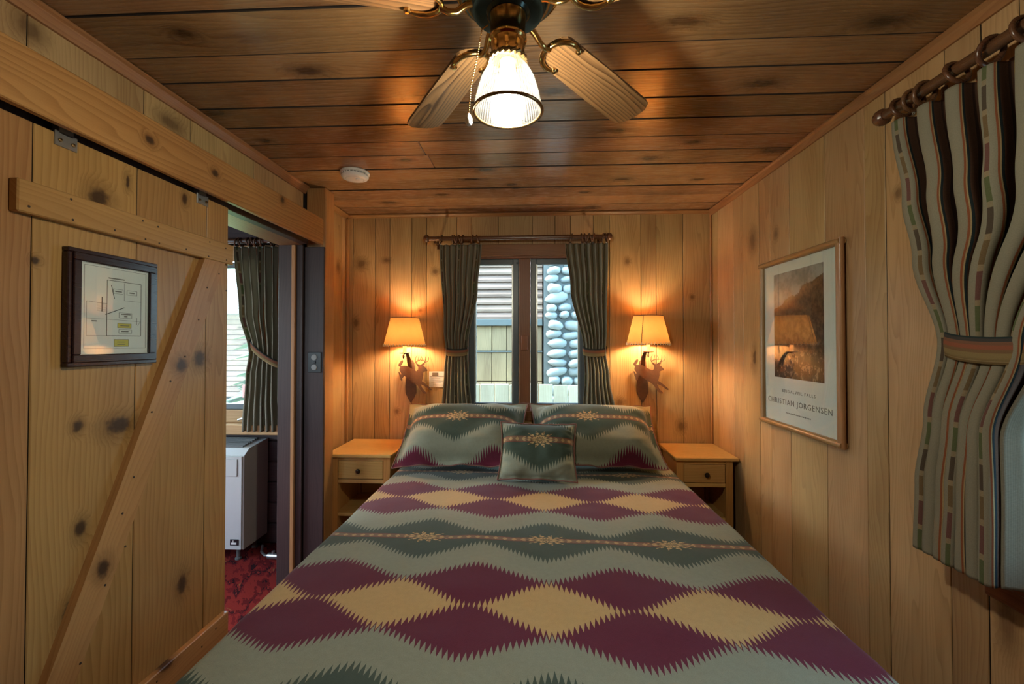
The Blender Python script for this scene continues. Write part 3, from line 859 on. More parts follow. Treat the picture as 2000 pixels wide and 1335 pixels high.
def window_right():
    w = tag(empty('window_3', (XR, 0.75, RZ0), 'window in the right wall mostly hidden by its striped curtain', 'window'), kind='structure')
    obj('casing', MB().box(XR-0.018, XR, RY0-0.09, RY1+0.09, RZ1-0.02, RZ1+0.08, 0.003), M['casing_y'], w)
    obj('casing', MB().box(XR-0.018, XR, RY1-0.005, RY1+0.085, RZ0, RZ1-0.02, 0.003), M['casing_z'], w)
    obj('casing', MB().box(XR-0.018, XR, RY0-0.085, RY0+0.005, RZ0, RZ1-0.02, 0.003), M['casing_z'], w)
    obj('window_sill', MB().box(XR-0.055, XR+0.13, RY0-0.10, RY1+0.135, RZ0-0.055, RZ0-0.005, 0.004), M['casing_y'], w)
    obj('apron', MB().box(XR-0.018, XR, RY0-0.085, RY1+0.085, RZ0-0.115, RZ0-0.055, 0.003), M['casing_y'], w)
    s = MB()
    x0, x1 = XR+0.04, XR+0.075
    ym = (RY0+RY1)/2
    s.box(x0, x1, RY0, RY0+0.045, RZ0, RZ1, 0.004).box(x0, x1, RY1-0.045, RY1, RZ0, RZ1, 0.004).box(x0, x1, ym-0.03, ym+0.03, RZ0, RZ1, 0.004)
    s.box(x0, x1, RY0, RY1, RZ0-0.002, RZ0+0.045, 0.004).box(x0, x1, RY0, RY1, RZ1-0.045, RZ1, 0.004)
    so = obj('sash', s, M['sash'], w)
    obj('pane', MB().box(x0+0.014, x0+0.018, RY0+0.04, ym-0.025, RZ0+0.04, RZ1-0.04), M['pane'], so)
    obj('pane', MB().box(x0+0.014, x0+0.018, ym+0.025, RY1-0.04, RZ0+0.04, RZ1-0.04), M['pane'], so)
window_right()

# ------------------------------------------------------------------ sliding door
XD = -1.222
def sliding_door():
    d = tag(empty('door_1', (XD, 1.2, 0), 'sliding plank door with a diagonal brace', 'door'), kind='structure')
    ys = [0.725, 1.012, 1.296, 1.586, 1.702]
    for a, b_ in zip(ys[:-1], ys[1:]):
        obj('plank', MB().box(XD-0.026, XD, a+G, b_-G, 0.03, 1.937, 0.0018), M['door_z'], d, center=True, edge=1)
    xf = XD+0.024
    top = obj('rail', MB().box(XD, xf, 0.962, 1.700, 1.706, 1.784, 0.003), M['door_y'], d, center=True)
    bot = obj('rail', MB().box(XD, xf, 0.735, 1.690, 0.20, 0.345, 0.003), M['door_y'], d, center=True)
    # diagonal brace, grain along its length (built along y, then turned)
    poly = [(0.945, 0.345), (1.035, 0.345), (1.655, 1.706), (1.549, 1.706)]
    mb = MB().prism(poly, lambda a, b_, t: (t, a, b_), XD, xf-0.001)
    ang = math.atan2(1.361, 0.612)
    # rotate mesh into a local frame whose y axis runs along the brace
    cen = Vector((XD+0.012, 1.30, 1.02))
    loc = MB()
    rot = Matrix.Rotation(-ang, 4, 'X')
    loc.v = [tuple(rot @ (Vector(p)-cen)) for p in mb.v]
    loc.f = mb.f
    me_o = obj('brace', loc, M['door_y'], None)
    me_o.parent = d
    me_o.location = cen - _org[d.name]
    me_o.rotation_euler = (ang, 0, 0)
    # nail heads
    def nails(parent, pts):
        mb2 = MB()
        for (y, z_) in pts:
            mb2.lathe([(0.0032, 0), (0.0032, 0.0012), (0.0022, 0.0018)], (xf-0.0006, y, z_), 8, 'x')
        o = tag(obj('nail_heads', mb2, M['nail'], None), kind='stuff')
        o.parent = parent
        o.location = -(parent.location + _org[d.name]) if parent is not d else -_org[d.name]
    nails(top, [(0.985, 1.722), (1.08, 1.770), (1.085, 1.718), (1.20, 1.720), (1.29, 1.772), (1.30, 1.717), (1.345, 1.768), (1.35, 1.716), (1.46, 1.720), (1.57, 1.770), (1.565, 1.716), (1.655, 1.765), (1.66, 1.72)])
    nails(bot, [(1.62, 0.32), (1.66, 0.24), (1.55, 0.30), (1.45, 0.25), (1.36, 0.32)])
    nails(d, [(1.235, 0.90), (1.27, 0.995), (1.185, 0.72), (1.245, 0.80), (1.12, 0.55), (1.33, 1.18), (1.40, 1.27), (1.46, 1.35), (1.52, 1.48), (1.56, 1.60), (1.62, 1.66), (1.66, 1.60)])
    # roller hangers
    for y in (1.085, 1.56):
        h = MB().box(XD, XD+0.004, y-0.028, y+0.028, 1.905, 1.943, 0.001).box(XD-0.018, XD+0.004, y-0.018, y+0.018, 1.937, 1.985, 0.001)
        ho = obj('hanger', h, M['steel'], d)
        s = MB()
        for dy in (-0.016, 0.016):
            s.lathe([(0.005, 0), (0.005, 0.003), (0.002, 0.004)], (XD+0.004, y+dy, 1.920), 10, 'x')
        obj('screw', s, M['dark_brass'], ho)
    return d
sliding_door()
# valance board and track in front of the door head
va = struct('trim_9', MB().box(-1.190, -1.168, -0.60, 2.392, 1.940, 2.084, 0.003), M['valance_y'], 'long pine fascia board hiding the sliding door track', 'fascia board')
obj('top_filler', MB().box(-1.299, -1.190, -0.60, 2.392, 2.062, 2.084, 0.002), M['valance_y'], va)
tk = MB().box(XD-0.032, XD+0.010, -0.55, 2.38, 1.992, 2.030).box(XD-0.032, XD-0.026, -0.55, 2.38, 1.972, 1.992)
tko = struct('trim_10', tk, M['steel'], 'metal sliding door track under the fascia board', 'door track')
obj('mounting_board', MB().box(XL, XD-0.032, -0.55, 2.39, 1.945, 2.062, 0.002), M['dark_stain'], tko)

# ================================================================== BED
def grid_obj(name, nu, nv, fn, mat, parent=None, closed_u=False, **kw):
    """fn(i,j)->(xyz, uv)"""
    mb = MB(); mb.uv = []
    for j in range(nv+1):
        for i in range(nu+1):
            p, t = fn(i, j)
            mb.v.append(p); mb.uv.append(t)
    for j in range(nv):
        for i in range(nu):
            a = j*(nu+1)+i
            mb.f.append((a, a+1, a+nu+2, a+nu+1))
    return obj(name, mb, mat, parent, **kw)
def vnoise(x, y, seed=0):
    def h(i, j):
        n = math.sin(i*127.1 + j*311.7 + seed*74.7)*43758.5453
        return n - math.floor(n)
    i, j = math.floor(x), math.floor(y)
    fx, fy = x-i, y-j
    fx = fx*fx*(3-2*fx); fy = fy*fy*(3-2*fy)
    return (h(i,j)*(1-fx)+h(i+1,j)*fx)*(1-fy) + (h(i,j+1)*(1-fx)+h(i+1,j+1)*fx)*fy

BX0, BX1, BY0, BY1, BZ = -0.784, 0.796, 0.895, 2.945, 0.664
bed = empty('bed', (0.0, 1.93, 0.0), 'double bed frame and mattress hidden under the serape blanket', 'bed')
obj('mattress', MB().box(BX0+0.02, BX1-0.02, BY0+0.02, BY1, 0.38, BZ-0.012, 0.04), M['mattress'], bed)
obj('box_spring', MB().box(BX0+0.025, BX1-0.025, BY0+0.025, BY1, 0.16, 0.378, 0.015), M['mattress'], bed)
obj('bed_frame', MB().box(BX0+0.04, BX1-0.04, BY0+0.04, BY1, 0.12, 0.158, 0.004), M['dark_stain'], bed)
for lx in (BX0+0.10, BX1-0.10):
    for ly in (BY0+0.12, BY1-0.10):
        obj('leg', MB().box(lx-0.03, lx+0.03, ly-0.03, ly+0.03, 0.0, 0.12, 0.004), M['dark_stain'], bed)

def drape_path(a0, a1, r, drop, n_flat, both=True):
    """profile of cloth over an edge pair: list of (pos, dz, s)"""
    pts = []
    nd, na = 10, 8
    for k in range(nd):
        pts.append((a0, -drop + (drop-r)*k/nd))
    for k in range(na):
        t = PI/2*k/na
        pts.append((a0 + r - r*math.cos(t), -r + r*math.sin(t)))
    for k in range(n_flat+1):
        pts.append((a0 + r + (a1-a0-2*r)*k/n_flat, 0.0))
    if both:
        for k in range(1, na+1):
            t = PI/2*k/na
            pts.append((a1 - r + r*math.sin(t), -r + r*math.cos(t)))
        for k in range(1, nd+1):
            pts.append((a1, -r - (drop-r)*k/nd))
    s = 0.0; out = []
    for i, p in enumerate(pts):
        if i: s += math.hypot(p[0]-pts[i-1][0], p[1]-pts[i-1][1])
        out.append((p[0], p[1], s))
    return out
xp = drape_path(BX0-0.004, BX1+0.004, 0.026, 0.50, 90)
yp = drape_path(BY0-0.010, BY1, 0.035, 0.50, 110, both=False)
s_mid = None
for i, (x, dz, s) in enumerate(xp):
    if dz == 0.0 and x > 0.05-0.012: s_mid = s - (x-0.046); break
y_ref = None
for (y, dz, s) in yp:
    if dz == 0.0: y_ref = (s, y); break
def bl(i, j):
    x, dx, sx = xp[i]; y, dy, sy = yp[j]
    dz = min(dx, dy)
    u = sx - s_mid
    v = (sy - y_ref[0]) + y_ref[1] - 1.640
    v += 0.030*u
    z_ = BZ + dz
    if dz > -0.03:
        z_ += 0.007*(vnoise(x*5, y*5, 1)-0.5) + 0.004*(vnoise(x*13, y*13, 2)-0.5)
        e = min(1.0, max(0.0, min(x-BX0, BX1-x)/0.25))
        z_ -= 0.004*(1-e)**2
    hang = max(0.0, -dz-0.04)
    xx = x + (0.012*math.sin(y*17)*hang)*(1 if x > 0 else -1)*(1 if dx < -0.03 else 0)
    return (xx, y, z_), (u, v)
bl_o = grid_obj('blanket', len(xp)-1, len(yp)-1, bl, M['blanket'], smooth='all', fix=False)
bl_o.modifiers.new('thick', 'SOLIDIFY').thickness = 0.004
bl_o.modifiers['thick'].offset = 1.0
tag(bl_o, 'green, maroon and tan serape blanket with zigzag teeth spread over the bed', 'blanket')

# ------------------------------------------------------------------ pillows
def pillow(name, w, h, th, base, lean, yaw, roll, v0, label, cat, group, flange=0.03, seed=0, u0=0.0, droop=0.0, plump=1.0):
    """base: world position of the lower front edge centre; lean: angle from horizontal"""
    nu, nv = 56, 40
    root = empty(name, base, label, cat, group)
    rot = Matrix.Rotation(yaw, 4, 'Z') @ Matrix.Rotation(lean, 4, 'X') @ Matrix.Rotation(roll, 4, 'Z')
    def shape(side):
        def fn(i, j):
            a = -1 + 2*i/nu; b_ = -1 + 2*j/nv
            # edges pulled in a little between the corners
            px = a*w/2*(1 - 0.045*(1-b_*b_)*abs(a)**3 + 0.035*(b_*b_)*abs(a)**3)
            py = b_*h/2*(1 - 0.060*(1-a*a)*abs(b_)**3)
            ea = max(0.0, 1-abs(a)/(1-2*flange/w)) if abs(a) < 1-2*flange/w else 0.0
            eb = max(0.0, 1-abs(b_)/(1-2*flange/h)) if abs(b_) < 1-2*flange/h else 0.0
            prof = (1-(1-min(1, ea*1.7))**2.4)*(1-(1-min(1, eb*1.7))**2.4)
            hgt = th*0.5*prof**0.62*plump
            wr = 0.012*(vnoise(a*4+9, b_*4, seed)-0.5) + 0.022*(vnoise(a*2.2, b_*9*(0.4+abs(a)), seed+5)-0.5)*abs(a)**2
            if prof > 0: hgt += wr*min(1.0, prof*3)
            ripple = 0.010*math.sin(a*9+seed)*max(0, -b_-0.72)*3 + 0.006*math.sin(a*21+seed)*max(0, abs(b_)-0.85)*4
            zz = side*(hgt + 0.0012) + ripple - droop*(a*a)*0.0
            p = Vector((px, py+h/2, zz + th*0.20))
            # sag the top backwards
            p.z -= 0.10*max(0, b_)**2*h*0.35
            q = rot @ p
            return (base[0]+q.x, base[1]+q.y, base[2]+q.z), (px*1.0+u0, py - v0)
        return fn
    f = grid_obj('pillow_front', nu, nv, shape(1), M['blanket'], root, smooth='all', fix=False)
    b2 = grid_obj('pillow_back', nu, nv, shape(-1), M['blanket'], root, smooth='all', fix=False)
    # piping along the seam
    loop = []
    fn = shape(1); fb = shape(-1)
    for i in range(nu+1): loop.append(fn(i, 0)[0])
    for j in range(1, nv+1): loop.append(fn(nu, j)[0])
    for i in range(nu-1, -1, -1): loop.append(fn(i, nv)[0])
    for j in range(nv-1, -1, -1): loop.append(fn(0, j)[0])
    pm = MB().tube(loop, 0.0035, 6, cap=False)
    obj('seam_piping', pm, M['piping'], root, smooth='all')
    return root
M['piping'] = plain('wool_piping', (0.17, 0.075, 0.055), 0.95, vary=0.3, vscale=200)
pillow('pillow', 0.735, 0.470, 0.215, (-0.412, 2.455, 0.674), R(42), R(-1), R(1.0), 0.040, 'serape bed pillow leaning against the wall nearer the left nightstand', 'pillow', 'bed pillows', 0.035, 1, 0.03)
pillow('pillow', 0.735, 0.470, 0.215, (0.356, 2.475, 0.674), R(41), R(1.5), R(-1.0), 0.040, 'serape bed pillow leaning against the wall nearer the right nightstand', 'pillow', 'bed pillows', 0.035, 4, 0.045)
pillow('cushion', 0.400, 0.310, 0.12, (0.018, 2.300, 0.674), R(63), R(0), R(-1.5), 0.045, 'small square serape cushion in front of the two bed pillows', 'cushion', None, 0.008, 7, -0.01, plump=1.1)

# ------------------------------------------------------------------ nightstands
def nightstand(x0, x1, y0, y1, ht, label):
    xc = (x0+x1)/2
    r = empty('nightstand', (xc, (y0+y1)/2, 0), label, 'nightstand', 'pine nightstands')
    obj('tabletop', MB().box(x0, x1, y0, y1, ht-0.020, ht, 0.004), M['stand_x'], r, center=True)
    bx0, bx1, by0, by1 = x0+0.028, x1-0.012, y0+0.022, y1-0.006
    if x0 > 0: bx0, bx1 = x0+0.012, x1-0.028
    lw = 0.040
    for lx in (bx0, bx1-lw):
        for ly in (by0, by1-lw):
            p = MB()
            z0, z1 = 0.0, ht-0.021
            # square leg with a slight taper at the foot
            v = [(lx+0.006, ly+0.006, z0), (lx+lw-0.006, ly+0.006, z0), (lx+lw-0.006, ly+lw-0.006, z0), (lx+0.006, ly+lw-0.006, z0),
                 (lx, ly, 0.25), (lx+lw, ly, 0.25), (lx+lw, ly+lw, 0.25), (lx, ly+lw, 0.25),
                 (lx, ly, z1), (lx+lw, ly, z1), (lx+lw, ly+lw, z1), (lx, ly+lw, z1)]
            f = [(3,2,1,0), (8,9,10,11)]
            for q in (0, 4):
                for k in range(4):
                    f.append((q+k, q+(k+1) % 4, q+4+(k+1) % 4, q+4+k))
            p.add(v, f)
            obj('leg', p, M['stand_z'], r, center=True)
    for sx in (bx0+0.008, bx1-0.022):
        obj('side_panel', MB().box(sx, sx+0.014, by0+lw, by1-lw, 0.22, ht-0.021), M['stand_z'], r, center=True)
    obj('back_panel', MB().box(bx0+lw, bx1-lw, by1-0.016, by1-0.006, 0.22, ht-0.021), M['stand_x'], r, center=True)
    obj('top_rail', MB().box(bx0+lw, bx1-lw, by0+0.006, by0+0.024, ht-0.042, ht-0.021), M['stand_x'], r, center=True)
    dr = obj('drawer', MB().box(bx0+lw+0.003, bx1-lw-0.003, by0+0.002, by0+0.22, ht-0.150, ht-0.045, 0.003), M['stand_x'], r, center=True)
    k = MB().lathe([(0.006, 0), (0.006, -0.010), (0.013, -0.014), (0.015, -0.020), (0.011, -0.026), (0.004, -0.028)], (xc, by0+0.002, ht-0.100), 16, 'y')
    ko = obj('knob', k, M['knob'], None, smooth=True)
    ko.parent = dr; ko.location = -_org[dr.name]
    obj('drawer_rail', MB().box(bx0+lw, bx1-lw, by0+0.004, by0+0.024, ht-0.176, ht-0.154, 0.002), M['stand_x'], r, center=True)
    obj('drawer_bottom', MB().box(bx0+0.022, bx1-0.022, by0+0.024, by1-0.016, ht-0.166, ht-0.156), M['stand_x'], r, center=True)
    obj('shelf', MB().box(bx0+0.022, bx1-0.022, by0+0.012, by1-0.016, ht-0.375, ht-0.355, 0.002), M['stand_x'], r, center=True)
    return r
nightstand(-1.232, -0.836, 2.552, 2.972, 0.738, 'pine nightstand with one drawer between the doorway post and the bed')
nightstand(0.822, 1.184, 2.605, 2.980, 0.730, 'pine nightstand with one drawer between the bed and the poster wall')

# ================================================================== SCONCES
def sconce(x, zs, label, seam):
    """x: wall position, zs: height of the shade's lower rim"""
    yw = YB - 0.002
    yl = 2.845
    r = empty('wall_sconce', (x, yw, zs-0.40), label, 'wall lamp', 'deer wall sconces')
    def P(a, b_, d=0.0):
        return (x+a, d, zs+b_)
    leaf = [(0, -0.395), (0.018, -0.365), (0.037, -0.325), (0.036, -0.275), (0.030, -0.20), (0.022, -0.12), (0.010, -0.10), (-0.010, -0.10), (-0.022, -0.12), (-0.031, -0.20), (-0.039, -0.275), (-0.038, -0.325), (-0.018, -0.365)]
    obj('back_plate', MB().prism(leaf, lambda a, b_, t: (x+a, t, zs+b_), yw-0.006, yw), M['iron'], r)
    # forged strap arm
    arm = [(x-0.002, yw-0.010, zs-0.19), (x-0.003, yw-0.028, zs-0.13), (x-0.004, yw-0.050, zs-0.085), (x-0.004, yw-0.085, zs-0.055), (x-0.002, yw-0.120, zs-0.050), (x, yl, zs-0.054)]
    m = MB().tube(arm, [0.015, 0.015, 0.014, 0.012, 0.010, 0.008], 10, sx=1.0, sy=0.30, up=(0, 1, 0.2))
    ao = obj('arm', m, M['iron'], r, smooth=True)
    curl = [(x+0.002, yl-0.012, zs-0.057)]
    for k in range(12):
        t = R(90) + k*R(27)
        curl.append((x-0.004, yl-0.014+0.010*math.cos(t), zs-0.070+0.011*math.sin(t)))
    obj('curl', MB().tube(curl, 0.0035, 8), M['iron'], ao, smooth=True)
    obj('drip_pan', MB().lathe([(0.004, -0.004), (0.030, -0.003), (0.036, 0.002), (0.034, 0.003), (0.028, 0.000), (0.004, 0.000)], (x, yl, zs-0.048), 24), M['iron'], ao, smooth=True)
    # candle sleeve + bulb
    cs_ = obj('candle_sleeve', MB().lathe([(0.0115, 0.0), (0.0115, 0.075)], (x, yl, zs-0.048), 20), M['candle'], r, smooth=True)
    bulb = MB().lathe([(0.009, 0), (0.012, 0.012), (0.021, 0.035), (0.024, 0.052), (0.020, 0.070), (0.010, 0.081), (0.002, 0.084)], (x, yl, zs+0.028), 18)
    obj('bulb', bulb, M['bulb_warm'], cs_, smooth=True)
    # shade: conical parchment, open at both ends
    rb, rt, hs = 0.135, 0.091, 0.180
    sh = MB().lathe([(rb, 0.0), ((rb+rt)/2, hs/2), (rt, hs)], (x, yl, zs), 48, cap=False)
    so = obj('lamp_shade', sh, M['shade'], r, smooth='all')
    obj('rim_wire', MB().torus((x, yl, zs), rb, 0.0025, 'z', 48, 6), M['lace_dark'], so, smooth='all')
    obj('rim_wire', MB().torus((x, yl, zs+hs), rt, 0.0022, 'z', 48, 6), M['lace_dark'], so, smooth='all')
    st = MB()
    for k in range(44):
        t = 2*PI*k/44
        c_, s_ = math.cos(t), math.sin(t)
        st.tube([(x+c_*(rb+0.0015), yl+s_*(rb+0.0015), zs-0.004), (x+math.cos(t+0.05)*(rb+0.0005), yl+math.sin(t+0.05)*(rb+0.0005), zs+0.010)], 0.0026, 5)
    tag(obj('rim_lacing', st, M['lace'], so), kind='stuff')
    if seam is not None:
        sm = MB()
        n = 16
        c_, s_ = math.cos(seam), math.sin(seam)
        sm.tube([(x+c_*(rb+0.002), yl+s_*(rb+0.002), zs), (x+c_*(rt+0.002), yl+s_*(rt+0.002), zs+hs)], 0.0016, 6)
        for k in range(n):
            f = (k+0.5)/n
            rr = rb+(rt-rb)*f+0.002
            da = 0.022
            sm.tube([(x+math.cos(seam-da)*rr, yl+math.sin(seam-da)*rr, zs+hs*f-0.003), (x+math.cos(seam+da)*rr, yl+math.sin(seam+da)*rr, zs+hs*f+0.003)], 0.0012, 5)
        obj('side_lacing', sm, M['lace_dark'], so)
    # harp ring holding the shade
    hp = MB().tube([(x-rt, yl, zs+hs-0.004), (x+rt, yl, zs+hs-0.004)], 0.0015, 6).tube([(x, yl-rt, zs+hs-0.004), (x, yl+rt, zs+hs-0.004)], 0.0015, 6)
    hp.tube([(x, yl, zs+0.108), (x, yl, zs+hs-0.004)], 0.0018, 6)
    obj('shade_spider', hp, M['dark_brass'], so)
    # leaping deer cut from plate; traced in units of 0.552 mm around (450, 560)
    U = 0.000552
    def D(px, py): return ((px-450)*U, -(py-560)*U)
    body = [(322,812),(318,795),(332,772),(352,745),(370,738),(378,748),(374,770),(362,790),(348,806),(366,810),(395,806),(430,814),(470,836),(508,858),(545,874),(562,856),(568,832),(560,812),(548,800),(540,786),(566,790),(586,798),(600,792),(622,782),(650,778),(640,796),(626,810),(648,824),(668,846),(680,860),(676,872),(652,876),(634,882),(626,898),(626,930),(618,966),(610,996),(640,1016),(672,1040),(700,1064),(732,1092),(728,1106),(706,1100),(676,1074),(640,1052),(598,1034),(612,1074),(634,1104),(664,1132),(660,1148),(636,1146),(608,1120),(584,1086),(560,1050),(530,1024),(494,1002),(452,974),(414,946),(392,930),(380,946),(366,962),(372,984),(360,996),(346,980),(346,958),(332,934),(326,908),(318,886),(330,884),(342,902),(352,922),(356,904),(344,880),(332,862),(334,842),(344,826),(336,820)]
    poly = [D(*p) for p in body]
    yd = yw-0.052
    obj('deer', MB().prism(poly, lambda a, b_, t: (x+a, t, zs+b_), yd-0.0035, yd), M['iron'], r)
    an = MB()
    def ant(pts, r0=0.0032):
        q = [(x+D(*p)[0], yd-0.0018, zs+D(*p)[1]) for p in pts]
        an.tube(q, [r0*(1-0.35*k/(len(q)-1)) for k in range(len(q))], 6)
    ant([(575,800),(545,785),(528,755),(530,715),(552,680)])
    ant([(535,765),(560,745),(572,700),(572,682)])
    ant([(556,750),(585,740),(600,705),(600,688)])
    ant([(600,800),(620,782),(650,768),(682,752),(696,722),(690,695)])
    ant([(640,772),(652,745),(656,710),(652,696)])
    ant([(600,745),(622,738),(640,742)])
    ant([(610,740),(612,716),(606,700)], 0.0025)
    obj('antlers', an, M['iron'], r, smooth='all')
    return r
M['lace'] = plain('cream_lacing', (0.78, 0.62, 0.40), 0.8)
M['lace_dark'] = plain('dark_lacing', (0.10, 0.055, 0.03), 0.8)
sconce(-0.842, 1.376, 'lit deer wall sconce with plain shade above the left nightstand', None)
sconce(0.730, 1.386, 'lit deer wall sconce with dark side lacing above the right nightstand', R(238))

# note card beside the left sconce
nc = empty('note_card', (-0.655, YB-0.002, 1.14), 'small white printed card pinned beside the left curtain', 'card')
obj('card', MB().box(-0.716, -0.588, YB-0.006, YB-0.002, 1.090, 1.198, 0.001), M['paper'], nc)
m = MB().box(-0.694, -0.652, YB-0.007, YB-0.006, 1.168, 1.190)
obj('printed_emblem', m, M['ink_grey'], nc)
m = MB().box(-0.712, -0.592, YB-0.0068, YB-0.006, 1.163, 1.165)
for k, (a, b_) in enumerate(((-0.700, -0.640), (-0.692, -0.615), (-0.700, -0.632), (-0.690, -0.606))):
    m.box(a, b_, YB-0.0066, YB-0.006, 1.148-0.014*k, 1.1495-0.014*k)
tag(obj('printed_lines', m, M['ink_grey'], nc), kind='stuff')

# light switch on the dark facing board
sw = empty('switch_plate', (-1.235, 2.434, 1.285), 'black outlet and switch plate on the dark doorway post', 'switch')
obj('plate', MB().box(-1.274, -1.198, 2.430, 2.4355, 1.227, 1.343, 0.002), M['black_plastic'], sw)
for zz in (1.313, 1.257):
    obj('socket', MB().lathe([(0.017, 0), (0.017, -0.004), (0.015, -0.005)], (-1.236, 2.430, zz), 16, 'y'), M['grey_plastic'], sw)
obj('rocker', MB().box(-1.244, -1.228, 2.423, 2.430, 1.277, 1.293, 0.002), M['black_plastic'], sw)

# ================================================================== PICTURES
def text_part(name, s, size, mat, parent, origin, xdir, updir, ndir, width=None, space=1.0):
    cu = bpy.data.curves.new(name, 'FONT')
    cu.body = s; cu.size = size; cu.align_x = 'CENTER'; cu.align_y = 'CENTER'; cu.extrude = 0.0003; cu.space_character = space
    cu.resolution_u = 2
    t = bpy.data.objects.new(name, cu)
    me = bpy.data.meshes.new_from_object(t)
    bpy.data.objects.remove(t); bpy.data.curves.remove(cu)
    xs = [v.co.x for v in me.vertices]
    k = 1.0
    if width and xs: k = width/(max(xs)-min(xs))
    X, U_, N = Vector(xdir), Vector(updir), Vector(ndir)
    base = _org[parent.name]
    for v in me.vertices:
        v.co = Vector(origin) - base + X*(v.co.x*k) + U_*v.co.y + N*v.co.z
    me.materials.append(mat)
    o = bpy.data.objects.new(name, me); C.objects.link(o); o.parent = parent
    _org[o.name] = base
    return o
def poster():
    y0, y1, z0, z1 = 1.728, 2.330, 0.993, 1.800
    xf = XR-0.0015
    r = empty('framed_poster', (xf, (y0+y1)/2, z0), 'large wood framed landscape poster with lettering on the right wall', 'poster')
    fw, fd = 0.030, 0.026
    obj('backing', MB().box(xf-0.010, xf-0.001, y0+0.01, y1-0.01, z0+0.01, z1-0.01), M['mat_board'], r)
    def bar(pts, mat):
        obj('frame_bar', MB().tube(pts, 0.0165, 12, sx=1.0, sy=0.85), mat, r, smooth=True)
    xm = xf-0.016
    bar([(xm, y0+0.014, z0), (xm, y0+0.014, z1)], M['frame_wood_z'])
    bar([(xm, y1-0.014, z0), (xm, y1-0.014, z1)], M['frame_wood_z'])
    bar([(xm, y0+0.002, z0+0.014), (xm, y1-0.002, z0+0.014)], M['frame_wood_y'])
    bar([(xm, y0+0.002, z1-0.014), (xm, y1-0.002, z1-0.014)], M['frame_wood_y'])
    # paper with the print
    mb = MB(); mb.uv = []
    py0, py1, pz0, pz1 = 1.848, 2.215, 1.232, 1.726
    xp_ = xf-0.0112
    mb.v = [(xp_, py1, pz0), (xp_, py0, pz0), (xp_, py0, pz1), (xp_, py1, pz1), (xp_+0.0012, py1, pz0), (xp_+0.0012, py0, pz0), (xp_+0.0012, py0, pz1), (xp_+0.0012, py1, pz1)]
    mb.uv = [(0, 0), (1, 0), (1, 1), (0, 1)]*2
    mb.f = [(0, 1, 2, 3), (7, 6, 5, 4), (0, 4, 5, 1), (1, 5, 6, 2), (2, 6, 7, 3), (3, 7, 4, 0)]
    obj('landscape_print', mb, M['art'], r)
    xd, ud, nd = (0, -1, 0), (0, 0, 1), (-1, 0, 0)
    yc = (y0+y1)/2
    text_part('title_lettering', 'BRIDALVEIL FALLS', 0.020, M['ink_grey'], r, (xf-0.0104, yc, 1.170), xd, ud, nd, 0.245, 1.3)
    text_part('name_lettering', 'CHRISTIAN JORGENSEN', 0.036, M['ink_grey'], r, (xf-0.0104, yc+0.010, 1.118), xd, ud, nd, 0.475, 1.2)
    m = MB()
    y = yc-0.09
    random.seed(3)
    while y < yc+0.09:
        w_ = random.uniform(0.004, 0.012)
        m.box(xf-0.0106, xf-0.010, y, y+w_, 1.068, 1.073)
        y += w_+0.004
    tag(obj('small_print', m, M['ink_grey'], r), kind='stuff')
    obj('glass', MB().box(xf-0.0155, xf-0.0140, y0+0.02, y1-0.02, z0+0.02, z1-0.02), M['picture_glass'], r)
    return r
poster()
